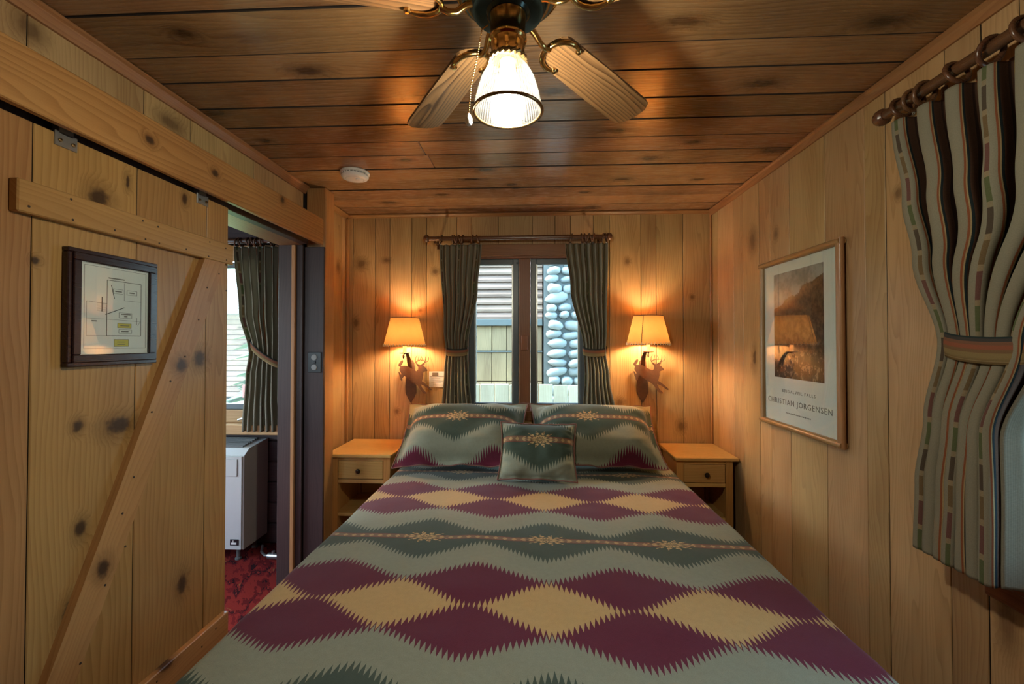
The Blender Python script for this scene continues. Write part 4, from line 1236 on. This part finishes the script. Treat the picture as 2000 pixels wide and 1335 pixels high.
def doc_frame():
    y0, y1, z0, z1 = 1.080, 1.352, 1.334, 1.649
    xb = XD+0.001
    r = empty('document_frame', (xb, (y0+y1)/2, z0), 'dark mahogany framed floor plan hanging on the sliding door', 'picture frame')
    fw = 0.030
    def ring(i0, x0, x1, i1):
        m = MB()
        m.box(x0, x1, y0+i0, y1-i0, z1-i1, z1-i0, 0.002).box(x0, x1, y0+i0, y1-i0, z0+i0, z0+i1, 0.002)
        m.box(x0, x1, y0+i0, y0+i1, z0+i1, z1-i1, 0.002).box(x0, x1, y1-i1, y1-i0, z0+i1, z1-i1, 0.002)
        return m
    obj('outer_moulding', ring(0.0, xb, xb+0.018, 0.012), M['mahogany'], r)
    obj('inner_moulding', ring(0.011, xb, xb+0.023, 0.032), M['mahogany'], r)
    xp_ = xb+0.014
    obj('paper', MB().box(xb+0.004, xp_, y0+0.028, y1-0.028, z0+0.026, z1-0.026), M['paper'], r)
    # the plan: lines as flat print; a is from the left (camera side, small y), fractions of the sheet
    A0, A1, B0, B1 = 1.119, 1.323, 1.361, 1.620
    def Y(a): return A0+(A1-A0)*a
    def Z(b_): return B1-(B1-B0)*b_
    m = MB()
    def ln(a0, b0, a1, b1, w=0.0010):
        p, q = Vector((Y(a0), Z(b0))), Vector((Y(a1), Z(b1)))
        d = (q-p).normalized(); n = Vector((-d.y, d.x))*w*0.5
        c_ = [p+n, q+n, q-n, p-n]
        m.prism([(t.x, t.y) for t in c_], lambda a, b_, t: (t, a, b_), xp_, xp_+0.0004)
    def rect(a0, b0, a1, b1, w=0.0010):
        ln(a0, b0, a1, b0, w); ln(a1, b0, a1, b1, w); ln(a1, b1, a0, b1, w); ln(a0, b1, a0, b0, w)
    rect(0.34, 0.17, 0.87, 0.78, 0.0014)
    rect(0.03, 0.04, 0.95, 0.92, 0.0007)
    ln(0.40, 0.22, 0.45, 0.37, 0.0018); ln(0.32, 0.55, 0.60, 0.46, 0.0020)
    rect(0.43, 0.26, 0.58, 0.31, 0.0007); rect(0.64, 0.26, 0.80, 0.31, 0.0007)
    ln(0.60, 0.18, 0.60, 0.38, 0.0007); ln(0.60, 0.38, 0.87, 0.38, 0.0007)
    rect(0.52, 0.52, 0.72, 0.58, 0.0007); ln(0.34, 0.60, 0.87, 0.61, 0.0007)
    rect(0.52, 0.71, 0.72, 0.75, 0.0007)
    ln(0.06, 0.42, 0.34, 0.43, 0.0007); ln(0.06, 0.42, 0.06, 0.78, 0.0007); ln(0.06, 0.78, 0.34, 0.78, 0.0007); ln(0.06, 0.60, 0.30, 0.60, 0.0005)
    ln(0.27, 0.36, 0.27, 0.52, 0.0022)
    ln(0.80, 0.57, 0.80, 0.65, 0.0012); ln(0.82, 0.66, 0.86, 0.61, 0.0006)
    obj('plan_lines', m, M['ink'], r)
    m2 = MB()
    m = m2
    for (a, b_, a1) in ((0.36, 0.145, 0.60), (0.46, 0.285, 0.56), (0.68, 0.285, 0.76), (0.55, 0.535, 0.70), (0.60, 0.56, 0.65), (0.56, 0.73, 0.67), (0.13, 0.625, 0.20)):
        ln(a, b_, a1, b_, 0.0032)
    for k in range(8): ln(0.20, 0.43+0.012*k, 0.33, 0.435+0.012*k, 0.0005)
    tag(obj('plan_captions', m2, M['ink_grey'], r), kind='stuff')
    m = MB()
    obj('yellow_label', m.box(xp_, xp_+0.0004, Y(0.50), Y(0.71), Z(0.69), Z(0.64)), M['yellow_print'], r)
    obj('yellow_label', MB().box(xp_, xp_+0.0004, Y(0.45), Y(0.67), Z(0.90), Z(0.82)), M['yellow_print'], r)
    m = MB()
    rect(0.50, 0.64, 0.71, 0.69, 0.0008); rect(0.45, 0.82, 0.67, 0.90, 0.0008)
    ln(0.54, 0.665, 0.68, 0.665, 0.002); ln(0.50, 0.85, 0.62, 0.85, 0.002); ln(0.50, 0.875, 0.62, 0.875, 0.002)
    for i_, v in enumerate(m.v): m.v[i_] = (v[0]+0.0005, v[1], v[2])
    tag(obj('label_captions', m, M['ink_grey'], r), kind='stuff')
    obj('glass', MB().box(xp_+0.003, xp_+0.0045, y0+0.03, y1-0.03, z0+0.03, z1-0.03), M['picture_glass'], r)
doc_frame()

# ================================================================== CURTAINS
def lerp(a, b_, t): return a+(b_-a)*t
def curve(keys, t):
    """smooth interpolation of (t, value) keys"""
    for (t0, v0), (t1, v1) in zip(keys[:-1], keys[1:]):
        if t <= t1:
            f = (t-t0)/(t1-t0)
            f = f*f*(3-2*f)
            return lerp(v0, v1, f)
    return keys[-1][1]
def curtain(P, ztop, zbot, zw, Lk, Rk, Ak, folds, fabric, label, group, nu=160, nv=90, seed=0, u0=0.0, phase=0.0, hookside=-1, ring_pos=(), rod_z=0, rod_d=0.0, liner=False, pinch=0.0, depth0=None):
    """P(along, depth, z) -> world. Lk/Rk/Ak: keys over t (0 top .. 1 bottom)."""
    base = P(lerp(Lk[-1][1], Rk[-1][1], 0.5), 0, zbot)
    r = empty('curtain', base, label, 'curtain', group)
    def fn(i, j):
        s = i/nu; t = j/nv
        zz = lerp(ztop, zbot, t)
        L, Rr, A = curve(Lk, t), curve(Rk, t), curve(Ak, t)
        wv = 0.28*(vnoise(s*folds*0.9+3.1, t*2.2, seed)-0.5)*min(1.0, t*4)
        ph = 2*PI*(s*folds+phase) + wv*5
        sn = math.sin(ph)
        dep = A*(abs(sn)**0.75)*(1 if sn > 0 else -1)
        al = lerp(L, Rr, s) + 0.35*A*math.sin(2*ph)*0.8
        d0 = curve(depth0, t) if depth0 else 0.0
        dep += d0 + 0.006*(vnoise(s*9, t*7, seed+3)-0.5)
        return P(al, dep, zz), (s*fabric+u0, zz)
    f = grid_obj('fabric', nu, nv, fn, M['curtain'], r, smooth='all', fix=False)
    so = f.modifiers.new('thick', 'SOLIDIFY'); so.thickness = 0.0022; so.offset = 0
    # hem fold at the bottom
    # tieback band around the waist
    tw = (ztop-zw)/(ztop-zbot)
    L, Rr, A = curve(Lk, tw), curve(Rk, tw), curve(Ak, tw)
    d0 = curve(depth0, tw) if depth0 else 0.0
    bm_ = MB(); bm_.uv = []
    n = 48; hb = BANDH
    ac = (L+Rr)/2; ra = abs(Rr-L)/2+0.008; rd = A+0.010
    for k in range(n+1):
        t = 2*PI*k/n
        a = ac+ra*math.cos(t); d = d0+rd*math.sin(t)
        dip = -0.016*math.sin(t) + hookside*-0.5*(a-ac)*BANDSLOPE
        for q, zq in enumerate((-hb/2, -hb/4, 0, hb/4, hb/2)):
            bul = 0.003*(1-(zq/(hb/2))**2)
            bm_.v.append(P(ac+(ra+bul)*math.cos(t), d0+(rd+bul)*math.sin(t), zw+zq+dip)); bm_.uv.append((k/n, 0.02+0.96*q/4))
    for k in range(n):
        for q in range(4):
            bm_.f.append((k*5+q, k*5+q+1, (k+1)*5+q+1, (k+1)*5+q))
    b_o = obj('tieback', bm_, M['band'], r, smooth='all', fix=False)
    b_o.modifiers.new('thick', 'SOLIDIFY').thickness = 0.003
    return r
BANDH, BANDSLOPE = 0.050, 0.0
def rod(P, a0, a1, z, d, rr, label, brackets, walld, ends=(True, True)):
    r = empty('curtain_rod', P((a0+a1)/2, d, z), label, 'curtain rod', 'wooden curtain rods')
    obj('pole', MB().tube([P(a0, d, z), P(a1, d, z)], rr, 16), M['rod_wood'], r, smooth=True)
    for a, sgn, on in ((a0, -1, ends[0]), (a1, 1, ends[1])):
        if not on: continue
        pts = [P(a+sgn*t, d, z) for t in (-0.006, 0.0, 0.004, 0.016, 0.026, 0.032)]
        obj('finial', MB().tube(pts, [rr*1.15, rr*1.5, rr*1.65, rr*1.65, rr*1.35, rr*0.7], 18), M['rod_wood'], r, smooth=True)
    for a in brackets:
        m = MB()
        m.tube([P(a, walld-0.002, z-0.012), P(a, (d+walld)/2, z-rr*1.8), P(a, d, z-rr*1.6)], 0.008, 8)
        m.tube([P(a, walld-0.006, z-0.05), P(a, walld-0.006, z+0.03)], 0.012, 8)
        obj('bracket', m, M['rod_wood'], r, smooth=True)
    return r
def rings(r, P, pos, z, d, rr, th, tilt=0.0):
    base = _org[r.name]
    for k, a in enumerate(pos):
        pts = []
        tl = tilt*math.sin(k*2.4+1.0)
        n = 22
        for q in range(n+1):
            t = 2*PI*q/n
            pts.append(P(a + tl*math.cos(t), d+rr*math.cos(t+PI/2), z-rr*0.28+rr*math.sin(t+PI/2)))
        obj('ring', MB().tube(pts, th, 8, cap=False), M['rod_wood'], r, smooth='all')
        e = MB()
        zc = z-rr*1.28
        e.torus(P(a, d, zc-th-0.004), 0.004, 0.0012, 'y' if P is PB or P is PS else 'x', 10, 5)
        obj('eyelet', e, M['steel'], r)

# bedroom back window
def PB(a, d, z): return (a, YB-0.105-d, z)
rod(PB, -0.700, 0.482, 2.088, 0.0, 0.015, 'brown curtain rod above the window behind the bed', (-0.655, 0.44), -0.105)
ck = dict(folds=7, fabric=1.30)
c = curtain(PB, 2.045, 0.895, 1.345, [(0, -0.625), (0.5, -0.595), (0.61, -0.580), (0.72, -0.590), (1, -0.610)], [(0, -0.345), (0.25, -0.372), (0.61, -0.440), (0.75, -0.430), (1, -0.405)], [(0, 0.016), (0.15, 0.017), (0.5, 0.018), (0.61, 0.016), (0.8, 0.021), (1, 0.026)], 7, 1.68, 'narrow striped curtain tied back at the left of the bed window', 'bed window curtains', seed=1, u0=-0.025, phase=0.1)
rings(c, PB, [-0.615, -0.535, -0.520, -0.503, -0.488, -0.470, -0.405, -0.368], 2.088, 0.0, 0.026, 0.0055, 0.010)
c = curtain(PB, 2.045, 0.895, 1.345, [(0, 0.212), (0.25, 0.245), (0.61, 0.330), (0.75, 0.335), (1, 0.318)], [(0, 0.490), (0.5, 0.476), (0.61, 0.468), (0.75, 0.490), (1, 0.535)], [(0, 0.016), (0.15, 0.017), (0.5, 0.018), (0.61, 0.016), (0.8, 0.021), (1, 0.028)], 7, 1.68, 'narrow striped curtain tied back at the right of the bed window', 'bed window curtains', seed=5, u0=0.047, phase=0.4, hookside=1)
rings(c, PB, [0.245, 0.315, 0.338, 0.356, 0.372, 0.390, 0.452, 0.474], 2.088, 0.0, 0.026, 0.0055, 0.010)
# next room
def PS(a, d, z): return (a, YB-0.110-d, z)
rod(PS, -2.85, -1.690, 2.085, 0.0, 0.016, 'brown curtain rod above the window of the next room', (-1.735,), -0.105)
BANDSLOPE = 1.4
c = curtain(PS, 2.045, 0.800, 1.325, [(0, -2.020), (0.35, -1.975), (0.58, -1.905), (0.7, -1.925), (1, -1.945)], [(0, -1.700), (0.4, -1.705), (0.58, -1.715), (0.8, -1.710), (1, -1.690)], [(0, 0.024), (0.3, 0.030), (0.58, 0.028), (1, 0.038)], 6, 1.44, 'striped curtain tied back at the window of the next room', 'next room curtain', seed=9, u0=0.0, phase=0.2, hookside=1)
rings(c, PS, [-2.010, -1.985, -1.930, -1.912, -1.893, -1.875, -1.835, -1.770], 2.085, 0.0, 0.027, 0.0058, 0.010)
# right wall window, close to the viewer
def PR(a, d, z): return (XR-0.090-d, a, z)
rod(PR, 0.10, 1.425, 2.108, 0.0, 0.0155, 'thick brown curtain rod along the right wall', (1.325, 0.18), -0.089)
BANDH, BANDSLOPE = 0.062, -0.15
c = curtain(PR, 2.058, 0.828, 1.398, [(0, 1.372), (0.20, 1.318), (0.35, 1.272), (0.54, 1.205), (0.70, 1.245), (0.85, 1.275), (1, 1.290)], [(0, 0.780), (0.25, 0.800), (0.54, 1.000), (0.72, 1.072), (1, 1.078)], [(0, 0.026), (0.12, 0.032), (0.35, 0.042), (0.54, 0.030), (0.75, 0.040), (1, 0.042)], 7, 1.68, 'large striped curtain tied back beside the poster', 'right window curtain', nu=300, nv=150, seed=13, u0=0.007, phase=0.05, hookside=1, depth0=[(0, 0.0), (0.54, 0.012), (1, 0.0)])
rings(c, PR, [1.362, 1.322, 1.285, 1.190, 1.105, 1.030, 0.95, 0.87, 0.79], 2.108, 0.0, 0.0285, 0.0062, 0.010)

# ================================================================== CEILING FAN
FX, FY, FZ = -0.052, 0.890, 2.070
def fan():
    r = empty('ceiling_fan', (FX, FY, ZC), 'brass ceiling fan with oak blades and a lit ribbed glass shade', 'ceiling fan')
    c = (FX, FY, FZ)
    obj('canopy', MB().lathe([(0.060, 0.213), (0.066, 0.195), (0.060, 0.160), (0.030, 0.140), (0.018, 0.135), (0.018, 0.120)], c, 36), M['brass'], r, smooth=True)
    mo = obj('motor_housing', MB().lathe([(0.020, 0.125), (0.070, 0.120), (0.098, 0.105), (0.105, 0.085), (0.105, 0.045), (0.095, 0.030), (0.082, 0.026), (0.080, 0.018), (0.050, 0.016)], c, 48), M['motor'], r, smooth=True)
    obj('brass_band', MB().torus((FX, FY, FZ+0.083), 0.105, 0.005, 'z', 48, 8).torus((FX, FY, FZ+0.047), 0.105, 0.005, 'z', 48, 8).torus((FX, FY, FZ+0.024), 0.083, 0.004, 'z', 48, 8), M['brass'], mo, smooth='all')
    obj('flywheel', MB().lathe([(0.074, 0.018), (0.076, 0.008), (0.072, 0.002), (0.045, 0.000), (0.040, -0.006)], c, 48), M['motor'], r, smooth=True)
    # switch housing, shade holder
    sh = obj('switch_housing', MB().lathe([(0.0385, 0.004), (0.0385, -0.004), (0.0360, -0.008), (0.0355, -0.045), (0.0385, -0.049), (0.0385, -0.056), (0.0340, -0.060)], c, 40), M['brass'], r, smooth=True)
    obj('shade_holder', MB().lathe([(0.0345, -0.058), (0.0365, -0.064), (0.0340, -0.072), (0.0345, -0.092), (0.0375, -0.096), (0.030, -0.097)], c, 40), M['brass'], sh, smooth=True)
    rope = MB()
    n = 22
    for k in range(n):
        t = 2*PI*k/n
        a = (FX+0.0375*math.cos(t), FY+0.0375*math.sin(t), FZ-0.101)
        b_ = (FX+0.0375*math.cos(t+0.33), FY+0.0375*math.sin(t+0.33), FZ-0.093)
        rope.tube([a, b_], 0.0036, 6)
    obj('rope_collar', rope, M['dark_brass'], sh, smooth=True)
    # ribbed bell shade
    prof = [(0.0300, -0.098), (0.0360, -0.106), (0.0450, -0.118), (0.0540, -0.136), (0.0610, -0.158), (0.0665, -0.182), (0.0690, -0.200)]
    gs = obj('glass_shade', MB().lathe(prof, c, 128, ribs=64, ribamp=0.0009, cap=False), M['ribbed'], r, smooth='all')
    obj('shade_rim', MB().torus((FX, FY, FZ-0.200), 0.0695, 0.0034, 'z', 64, 8), M['dark_brass'], gs, smooth='all')
    so = obj('lamp_socket', MB().lathe([(0.016, -0.095), (0.016, -0.118), (0.014, -0.120)], c, 20), M['white_plastic'], r, smooth=True)
    bulb = MB().lathe([(0.013, -0.118), (0.0145, -0.126), (0.022, -0.142), (0.0265, -0.158), (0.0255, -0.172), (0.019, -0.184), (0.008, -0.190), (0.001, -0.191)], c, 24)
    obj('bulb', bulb, M['bulb_fan'], so, smooth=True)
    # pull chain
    ch = MB()
    p0 = Vector((FX-0.040, FY-0.012, FZ-0.030)); p1 = Vector((FX-0.079, FY-0.008, FZ-0.205))
    pts = [p0, Vector((FX-0.052, FY-0.014, FZ-0.040)), Vector((FX-0.060, FY-0.014, FZ-0.09)), Vector((FX-0.0745, FY-0.010, FZ-0.15)), p1]
    tot = 46
    for k in range(tot):
        f = k/(tot-1)*(len(pts)-1)
        i = min(int(f), len(pts)-2)
        q = pts[i].lerp(pts[i+1], f-i)
        ch.sphere(q, 0.0017, 8, 5)
    co = obj('pull_chain', ch, M['brass'], r, smooth='all')
    obj('chain_pendant', MB().lathe([(0.001, 0.0), (0.0035, -0.004), (0.0075, -0.013), (0.0078, -0.019), (0.0055, -0.025), (0.001, -0.027)], p1, 16), M['white_plastic'], co, smooth=True)
    # blades: local x along the blade
    Rt = 0.555
    for k in range(5):
        ang = R(90) - R(39.5) + k*R(72)
        br = bpy.data.objects.new('blade', None)
        # blade outline
        x0, x1, w0, w1 = 0.165, Rt, 0.046, 0.056
        poly = []
        for q in range(9):
            t = PI/2 + PI*q/8
            poly.append((x0+0.030*math.cos(t)*1.0, w0*math.sin(t)))
        poly += [(0.35, -0.0525), (x1-0.045, -w1), (x1-0.020, -w1*0.93), (x1-0.004, -w1*0.62), (x1, -w1*0.25), (x1, w1*0.25), (x1-0.004, w1*0.62), (x1-0.020, w1*0.93), (x1-0.045, w1), (0.35, 0.0525)]
        mb = MB().prism(poly, lambda a, b_, t: (a, b_, t), -0.003, 0.003)
        bl_ = obj('blade', mb, M['blade'], None)
        bpy.data.objects.remove(br)
        bl_.parent = r
        bl_.location = Vector((FX, FY, FZ+0.004)) - _org[r.name]
        bl_.rotation_euler = (Matrix.Rotation(ang, 4, 'Z') @ Matrix.Rotation(R(-11), 4, 'X')).to_euler()
        # blade iron: stem plus an open horseshoe under the blade root
        ir = MB()
        ir.tube([(0.060, 0, 0.012), (0.085, 0, 0.002), (0.105, 0, -0.014), (0.122, 0, -0.016), (0.136, 0, -0.010)], [0.009, 0.007, 0.0062, 0.0062, 0.007], 10)
        hs = []
        for q in range(15):
            t = R(62) + R(236)*q/14
            hs.append((0.180+0.046*math.cos(t), 0.043*math.sin(t), -0.0075))
        ir.tube(hs, [0.0035, 0.005] + [0.0062]*11 + [0.005, 0.0035], 10)
        for sg in (-1, 1):
            ir.lathe([(0.0075, 0), (0.0075, -0.005), (0.004, -0.008)], (0.202, sg*0.037, -0.004), 12)
        iro = obj('blade_iron', ir, M['brass'], bl_, smooth=True)
        iro.location = (0, 0, 0)
fan()

# ------------------------------------------------------------------ smoke detector
sd = empty('smoke_detector', (-0.927, 2.234, ZC), 'round white smoke detector on the plank ceiling', 'smoke detector')
c = (-0.927, 2.234, ZC-0.002)
obj('base', MB().lathe([(0.070, 0), (0.074, -0.004), (0.074, -0.011), (0.069, -0.013)], c, 40), M['white_plastic'], sd, smooth=True)
obj('vent_gap', MB().lathe([(0.062, -0.012), (0.062, -0.021)], c, 40), M['grey_plastic'], sd, smooth=True)
v = MB()
for k in range(24):
    t = 2*PI*k/24
    v.tube([(c[0]+0.064*math.cos(t), c[1]+0.064*math.sin(t), c[2]-0.012), (c[0]+0.064*math.cos(t), c[1]+0.064*math.sin(t), c[2]-0.022)], 0.0025, 5)
obj('vent_slats', v, M['white_plastic'], sd)
cv = obj('cover', MB().lathe([(0.068, -0.021), (0.069, -0.026), (0.063, -0.034), (0.050, -0.039), (0.010, -0.041)], c, 40), M['white_plastic'], sd, smooth=True)
obj('test_button', MB().lathe([(0.013, -0.039), (0.013, -0.044), (0.010, -0.0455)], (c[0]+0.022, c[1]-0.010, c[2]), 20), M['paper'], cv, smooth=True)
obj('label_ring', MB().torus((c[0], c[1], c[2]-0.0385), 0.045, 0.0012, 'z', 40, 5), M['grey_plastic'], cv)

# ================================================================== NEXT ROOM
def heater():
    x0, x1, y0, y1, z0, z1 = -2.62, -1.845, 2.735, 2.985, 0.080, 0.690
    r = empty('wall_heater', ((x0+x1)/2, (y0+y1)/2, 0), 'white enamel gas heater under the window of the next room', 'heater')
    poly = [(y0, z0), (y1, z0), (y1, z1+0.045), (y0+0.05, z1+0.020), (y0, z1-0.015)]
    obj('cabinet', MB().prism(poly, lambda a, b_, t: (t, a, b_), x0, x1), M['heater'], r)
    fp = MB().prism([(y0-0.012, z0+0.004), (y0, z0+0.004), (y0, z1-0.02), (y0-0.012, z1-0.02)], lambda a, b_, t: (t, a, b_), x0+0.002, x1-0.010)
    fo = obj('front_panel', fp, M['heater'], r)
    obj('control_door', MB().box(-2.00, x1-0.035, y0-0.018, y0-0.012, 0.545, 0.655, 0.003), M['heater'], fo)
    g = MB()
    for k in range(7):
        yk = y0+0.06+0.024*k
        g.box(x0+0.05, x1-0.05, yk, yk+0.012, z1+0.022+0.0035*k, z1+0.034+0.0035*k)
    obj('top_grille', g, M['heater_top'], r)
    obj('badge', MB().box(-1.925, -1.868, y0-0.016, y0-0.012, 0.110, 0.150, 0.002), M['black_plastic'], fo)
    obj('badge_emblem', MB().box(-1.915, -1.882, y0-0.0175, y0-0.016, 0.118, 0.130).tube([(-1.902, y0-0.0168, 0.131), (-1.902, y0-0.0168, 0.144)], 0.003, 6), M['white_plastic'], fo)
    for fx in (x0+0.06, x1-0.06):
        for fy in (y0+0.04, y1-0.04):
            obj('foot', MB().lathe([(0.02, 0.0), (0.02, 0.01), (0.012, 0.015), (0.012, 0.080)], (fx, fy, 0), 12), M['heater_top'], r)
    return r
heater()
gv = empty('gas_valve', (-1.70, 2.80, 0.0), 'small silver gas valve and hose on the carpet beside the heater', 'gas valve')
m = MB().tube([(-1.80, 2.86, 0.05), (-1.78, 2.82, 0.026), (-1.74, 2.79, 0.020), (-1.70, 2.78, 0.022)], 0.008, 8)
obj('hose', m, M['steel'], gv, smooth=True)
obj('valve_body', MB().tube([(-1.71, 2.78, 0.022), (-1.64, 2.775, 0.022)], 0.019, 10).tube([(-1.675, 2.778, 0.03), (-1.675, 2.778, 0.055)], 0.010, 8), M['steel'], gv, smooth=True)
hk = empty('coat_hook', (-1.555, 2.97, 1.55), 'white double coat hook on the dark plank wall of the next room', 'hook')
m = MB()
for zz in (1.585, 1.505):
    m.tube([(-1.585, YB-0.008, zz-0.02), (-1.585, YB-0.03, zz-0.025), (-1.600, YB-0.045, zz), (-1.606, YB-0.045, zz+0.012)], [0.006, 0.006, 0.006, 0.009], 8)
m.tube([(-1.585, YB-0.008, 1.47), (-1.585, YB-0.008, 1.60)], 0.008, 8)
obj('hook', m, M['white_plastic'], hk, smooth=True)
# ================================================================== OUTDOORS
gd = MB().box(-16, 14, YB+0.14, 30, -0.62, -0.50)
struct('ground', gd, M['gravel'], 'pale ground outside between the cabins', 'ground')
struct('ground_lawn', MB().box(-16, -1.9, 5.2, 12, -0.52, -0.47), M['grass'], 'sunlit lawn outside the next room window', 'lawn')
def neighbour():
    Y0 = 5.0
    r = empty('neighbour_cabin', (0, Y0, -0.5), 'weathered timber cabin seen through the left sash behind the bed', 'building')
    obj('wall_core', MB().box(-1.55, 0.10, Y0+0.05, Y0+2.5, -0.5, 2.42), M['groove'], r)
    # upper horizontal siding
    z = 1.66
    k = 0
    while z < 2.4:
        h = 0.085
        poly = [(Y0+0.01, z+0.002), (Y0+0.05, z+0.002), (Y0+0.05, z+h), (Y0+0.032, z+h), (Y0+0.006, z+h*0.35)]
        obj('siding_board', MB().prism(poly, lambda a, b_, t: (t, a, b_), -1.55, 0.10), M['siding_x'], r, center=True)
        z += h; k += 1
    obj('belt_rail', MB().box(-1.55, 0.10, Y0-0.03, Y0+0.05, 1.585, 1.660, 0.004), M['siding_trim'], r)
    xs = [-1.55, -1.37, -1.19, -1.01, -0.83, -0.655, -0.475, -0.305, -0.120, 0.10]
    for (z0, z1) in ((1.300, 1.583), (0.955, 1.285), (0.55, 0.945), (0.10, 0.54)):
        for a, b_ in zip(xs[:-1], xs[1:]):
            obj('panel_board', MB().box(a+0.004, b_-0.004, Y0+0.012, Y0+0.05, z0, z1, 0.004), M['siding_z'], r, center=True)
    obj('cross_batten', MB().box(-1.55, 0.10, Y0+0.0, Y0+0.05, 1.285, 1.300), M['siding_trim'], r)
    obj('skirt_board', MB().box(-1.55, 0.10, Y0-0.02, Y0+0.05, -0.5, 0.10, 0.004), M['siding_x'], r)
neighbour()
def chimney():
    Y0 = 4.90
    r = empty('stone_chimney', (0.6, Y0, -0.5), 'river stone chimney seen through the right sash behind the bed', 'chimney')
    obj('mortar_core', MB().box(0.115, 1.3, Y0+0.05, Y0+1.2, -0.5, 2.6), M['mortar'], r)
    random.seed(11)
    # a few stone shapes shared by all stones
    meshes = []
    for q in range(7):
        mb = MB()
        seg, rg = 14, 8
        mb.sphere((0, 0, 0), 1.0, seg, rg)
        vv = []
        for (a, b_, c_) in mb.v:
            k = 1 + 0.22*(vnoise(a*1.6+q*3, c_*1.6+q*5, q)-0.5) + 0.10*(vnoise(a*4+q, c_*4-q, q+9)-0.5)
            sx = abs(a)**0.75*(1 if a > 0 else -1); sz = abs(c_)**0.8*(1 if c_ > 0 else -1)
            vv.append((sx*k, b_*k, sz*k))
        me = bpy.data.meshes.new('stone')
        me.from_pydata(vv, [], mb.f)
        me.polygons.foreach_set('use_smooth', [True]*len(me.polygons))
        me.materials.append(M['stone'])
        meshes.append(me)
    z = 0.62
    base = _org[r.name]
    while z < 2.60:
        h = random.uniform(0.085, 0.125)
        x = 0.135 + random.uniform(-0.01, 0.03)
        while x < 1.15:
            w = h*random.uniform(1.2, 2.3)
            o = bpy.data.objects.new('stone', random.choice(meshes))
            C.objects.link(o); o.parent = r
            hh = h*random.uniform(0.86, 1.08)
            o.location = Vector((x+w/2, Y0+0.05+random.uniform(-0.015, 0.02), z+h/2+random.uniform(-0.012, 0.012))) - base
            o.scale = (w/2*1.0, random.uniform(0.055, 0.085), hh/2)
            o.rotation_euler = (0, R(random.uniform(-14, 14)), 0)
            x += w+random.uniform(0.002, 0.012)
        z += h*0.97
    obj('plinth', MB().box(0.10, 1.35, Y0-0.05, Y0+1.2, -0.5, 0.62, 0.01), M['mortar'], r)
chimney()
# boardwalk curb between the cabins
M['pale_plank'] = wood('pale_plank', 2, (0.50, 0.47, 0.33), (0.36, 0.33, 0.22), knots=0.0, rough=0.8)
cb = empty('walkway_fence', (0.2, 4.2, -0.5), 'pale low plank fence along the path behind the bed window', 'fence')
for k in range(22):
    x = -1.35 + 0.14*k
    obj('picket', MB().box(x, x+0.132, 4.20, 4.225, -0.5, 0.995+random.uniform(-0.006, 0.006), 0.004), M['pale_plank'], cb, center=True)
# trees and cabin across the lawn
def conifer(x, y, h, rad, seed, label):
    t = empty('conifer', (x, y, -0.5), label, 'tree', 'trees beyond the lawn')
    obj('trunk', MB().tube([(x, y, -0.5), (x, y, -0.5+h*0.9)], [0.16, 0.03], 10), M['bark'], t)
    m = MB()
    random.seed(seed)
    n = 420
    for k in range(n):
        f = k/n
        zz = -0.5+0.5+f*(h-0.6)
        rr = rad*(1-f)**0.8*random.uniform(0.6, 1.05)+0.05
        a = random.uniform(0, 2*PI)
        ca, sa = math.cos(a), math.sin(a)
        w = 0.10+0.18*(1-f)
        p0 = Vector((x, y, zz)); p1 = Vector((x+ca*rr, y+sa*rr, zz-rr*0.28))
        nrm = Vector((-sa, ca, 0))
        mid = p0.lerp(p1, 0.6)
        m.add([p0, mid+nrm*w+Vector((0,0,0.03)), p1, mid-nrm*w+Vector((0,0,0.03)), mid+Vector((0,0,-0.06))], [(0,1,4), (1,2,4), (2,3,4), (3,0,4), (0,3,2,1)])
    obj('foliage', m, M['foliage'], t)
conifer(-4.6, 11.0, 7.5, 1.3, 21, 'left conifer seen through the window of the next room')
conifer(-6.9, 11.9, 8.5, 1.5, 22, 'tall conifer farther back through the window of the next room')
conifer(-10.4, 11.0, 7.0, 1.4, 23, 'conifer at the far left beyond the next room window')
lc = empty('log_cabin', (-8.2, 14, -0.5), 'distant plank sided cabin across the lawn', 'building')
obj('core', MB().box(-12, -5.2, 14.05, 17, -0.5, 2.4), M['groove'], lc)
for k in range(16):
    z = -0.4+0.17*k
    obj('siding_board', MB().box(-12, -5.2, 13.97+0.0, 14.05, z+0.006, z+0.164, 0.02), M['siding_x'], lc, center=True)
obj('roof', MB().prism([(13.4, 2.30), (17.4, 2.30), (15.4, 3.7)], lambda a, b_, t: (t, a, b_), -12.4, -4.8), M['siding_trim'], lc)
bn = empty('garden_bench', (-5.6, 9.2, -0.47), 'red bench on the lawn outside the next room window', 'bench')
obj('seat', MB().box(-6.4, -4.9, 9.05, 9.40, -0.05, 0.0, 0.005), M['red_paint'], bn)
obj('backrest', MB().box(-6.4, -4.9, 9.40, 9.44, 0.18, 0.46, 0.005), M['red_paint'], bn)
for x in (-6.3, -5.0):
    obj('leg', MB().box(x-0.03, x+0.03, 9.08, 9.14, -0.47, -0.05), M['red_paint'], bn)
    obj('leg', MB().box(x-0.03, x+0.03, 9.38, 9.44, -0.47, 0.46), M['red_paint'], bn)
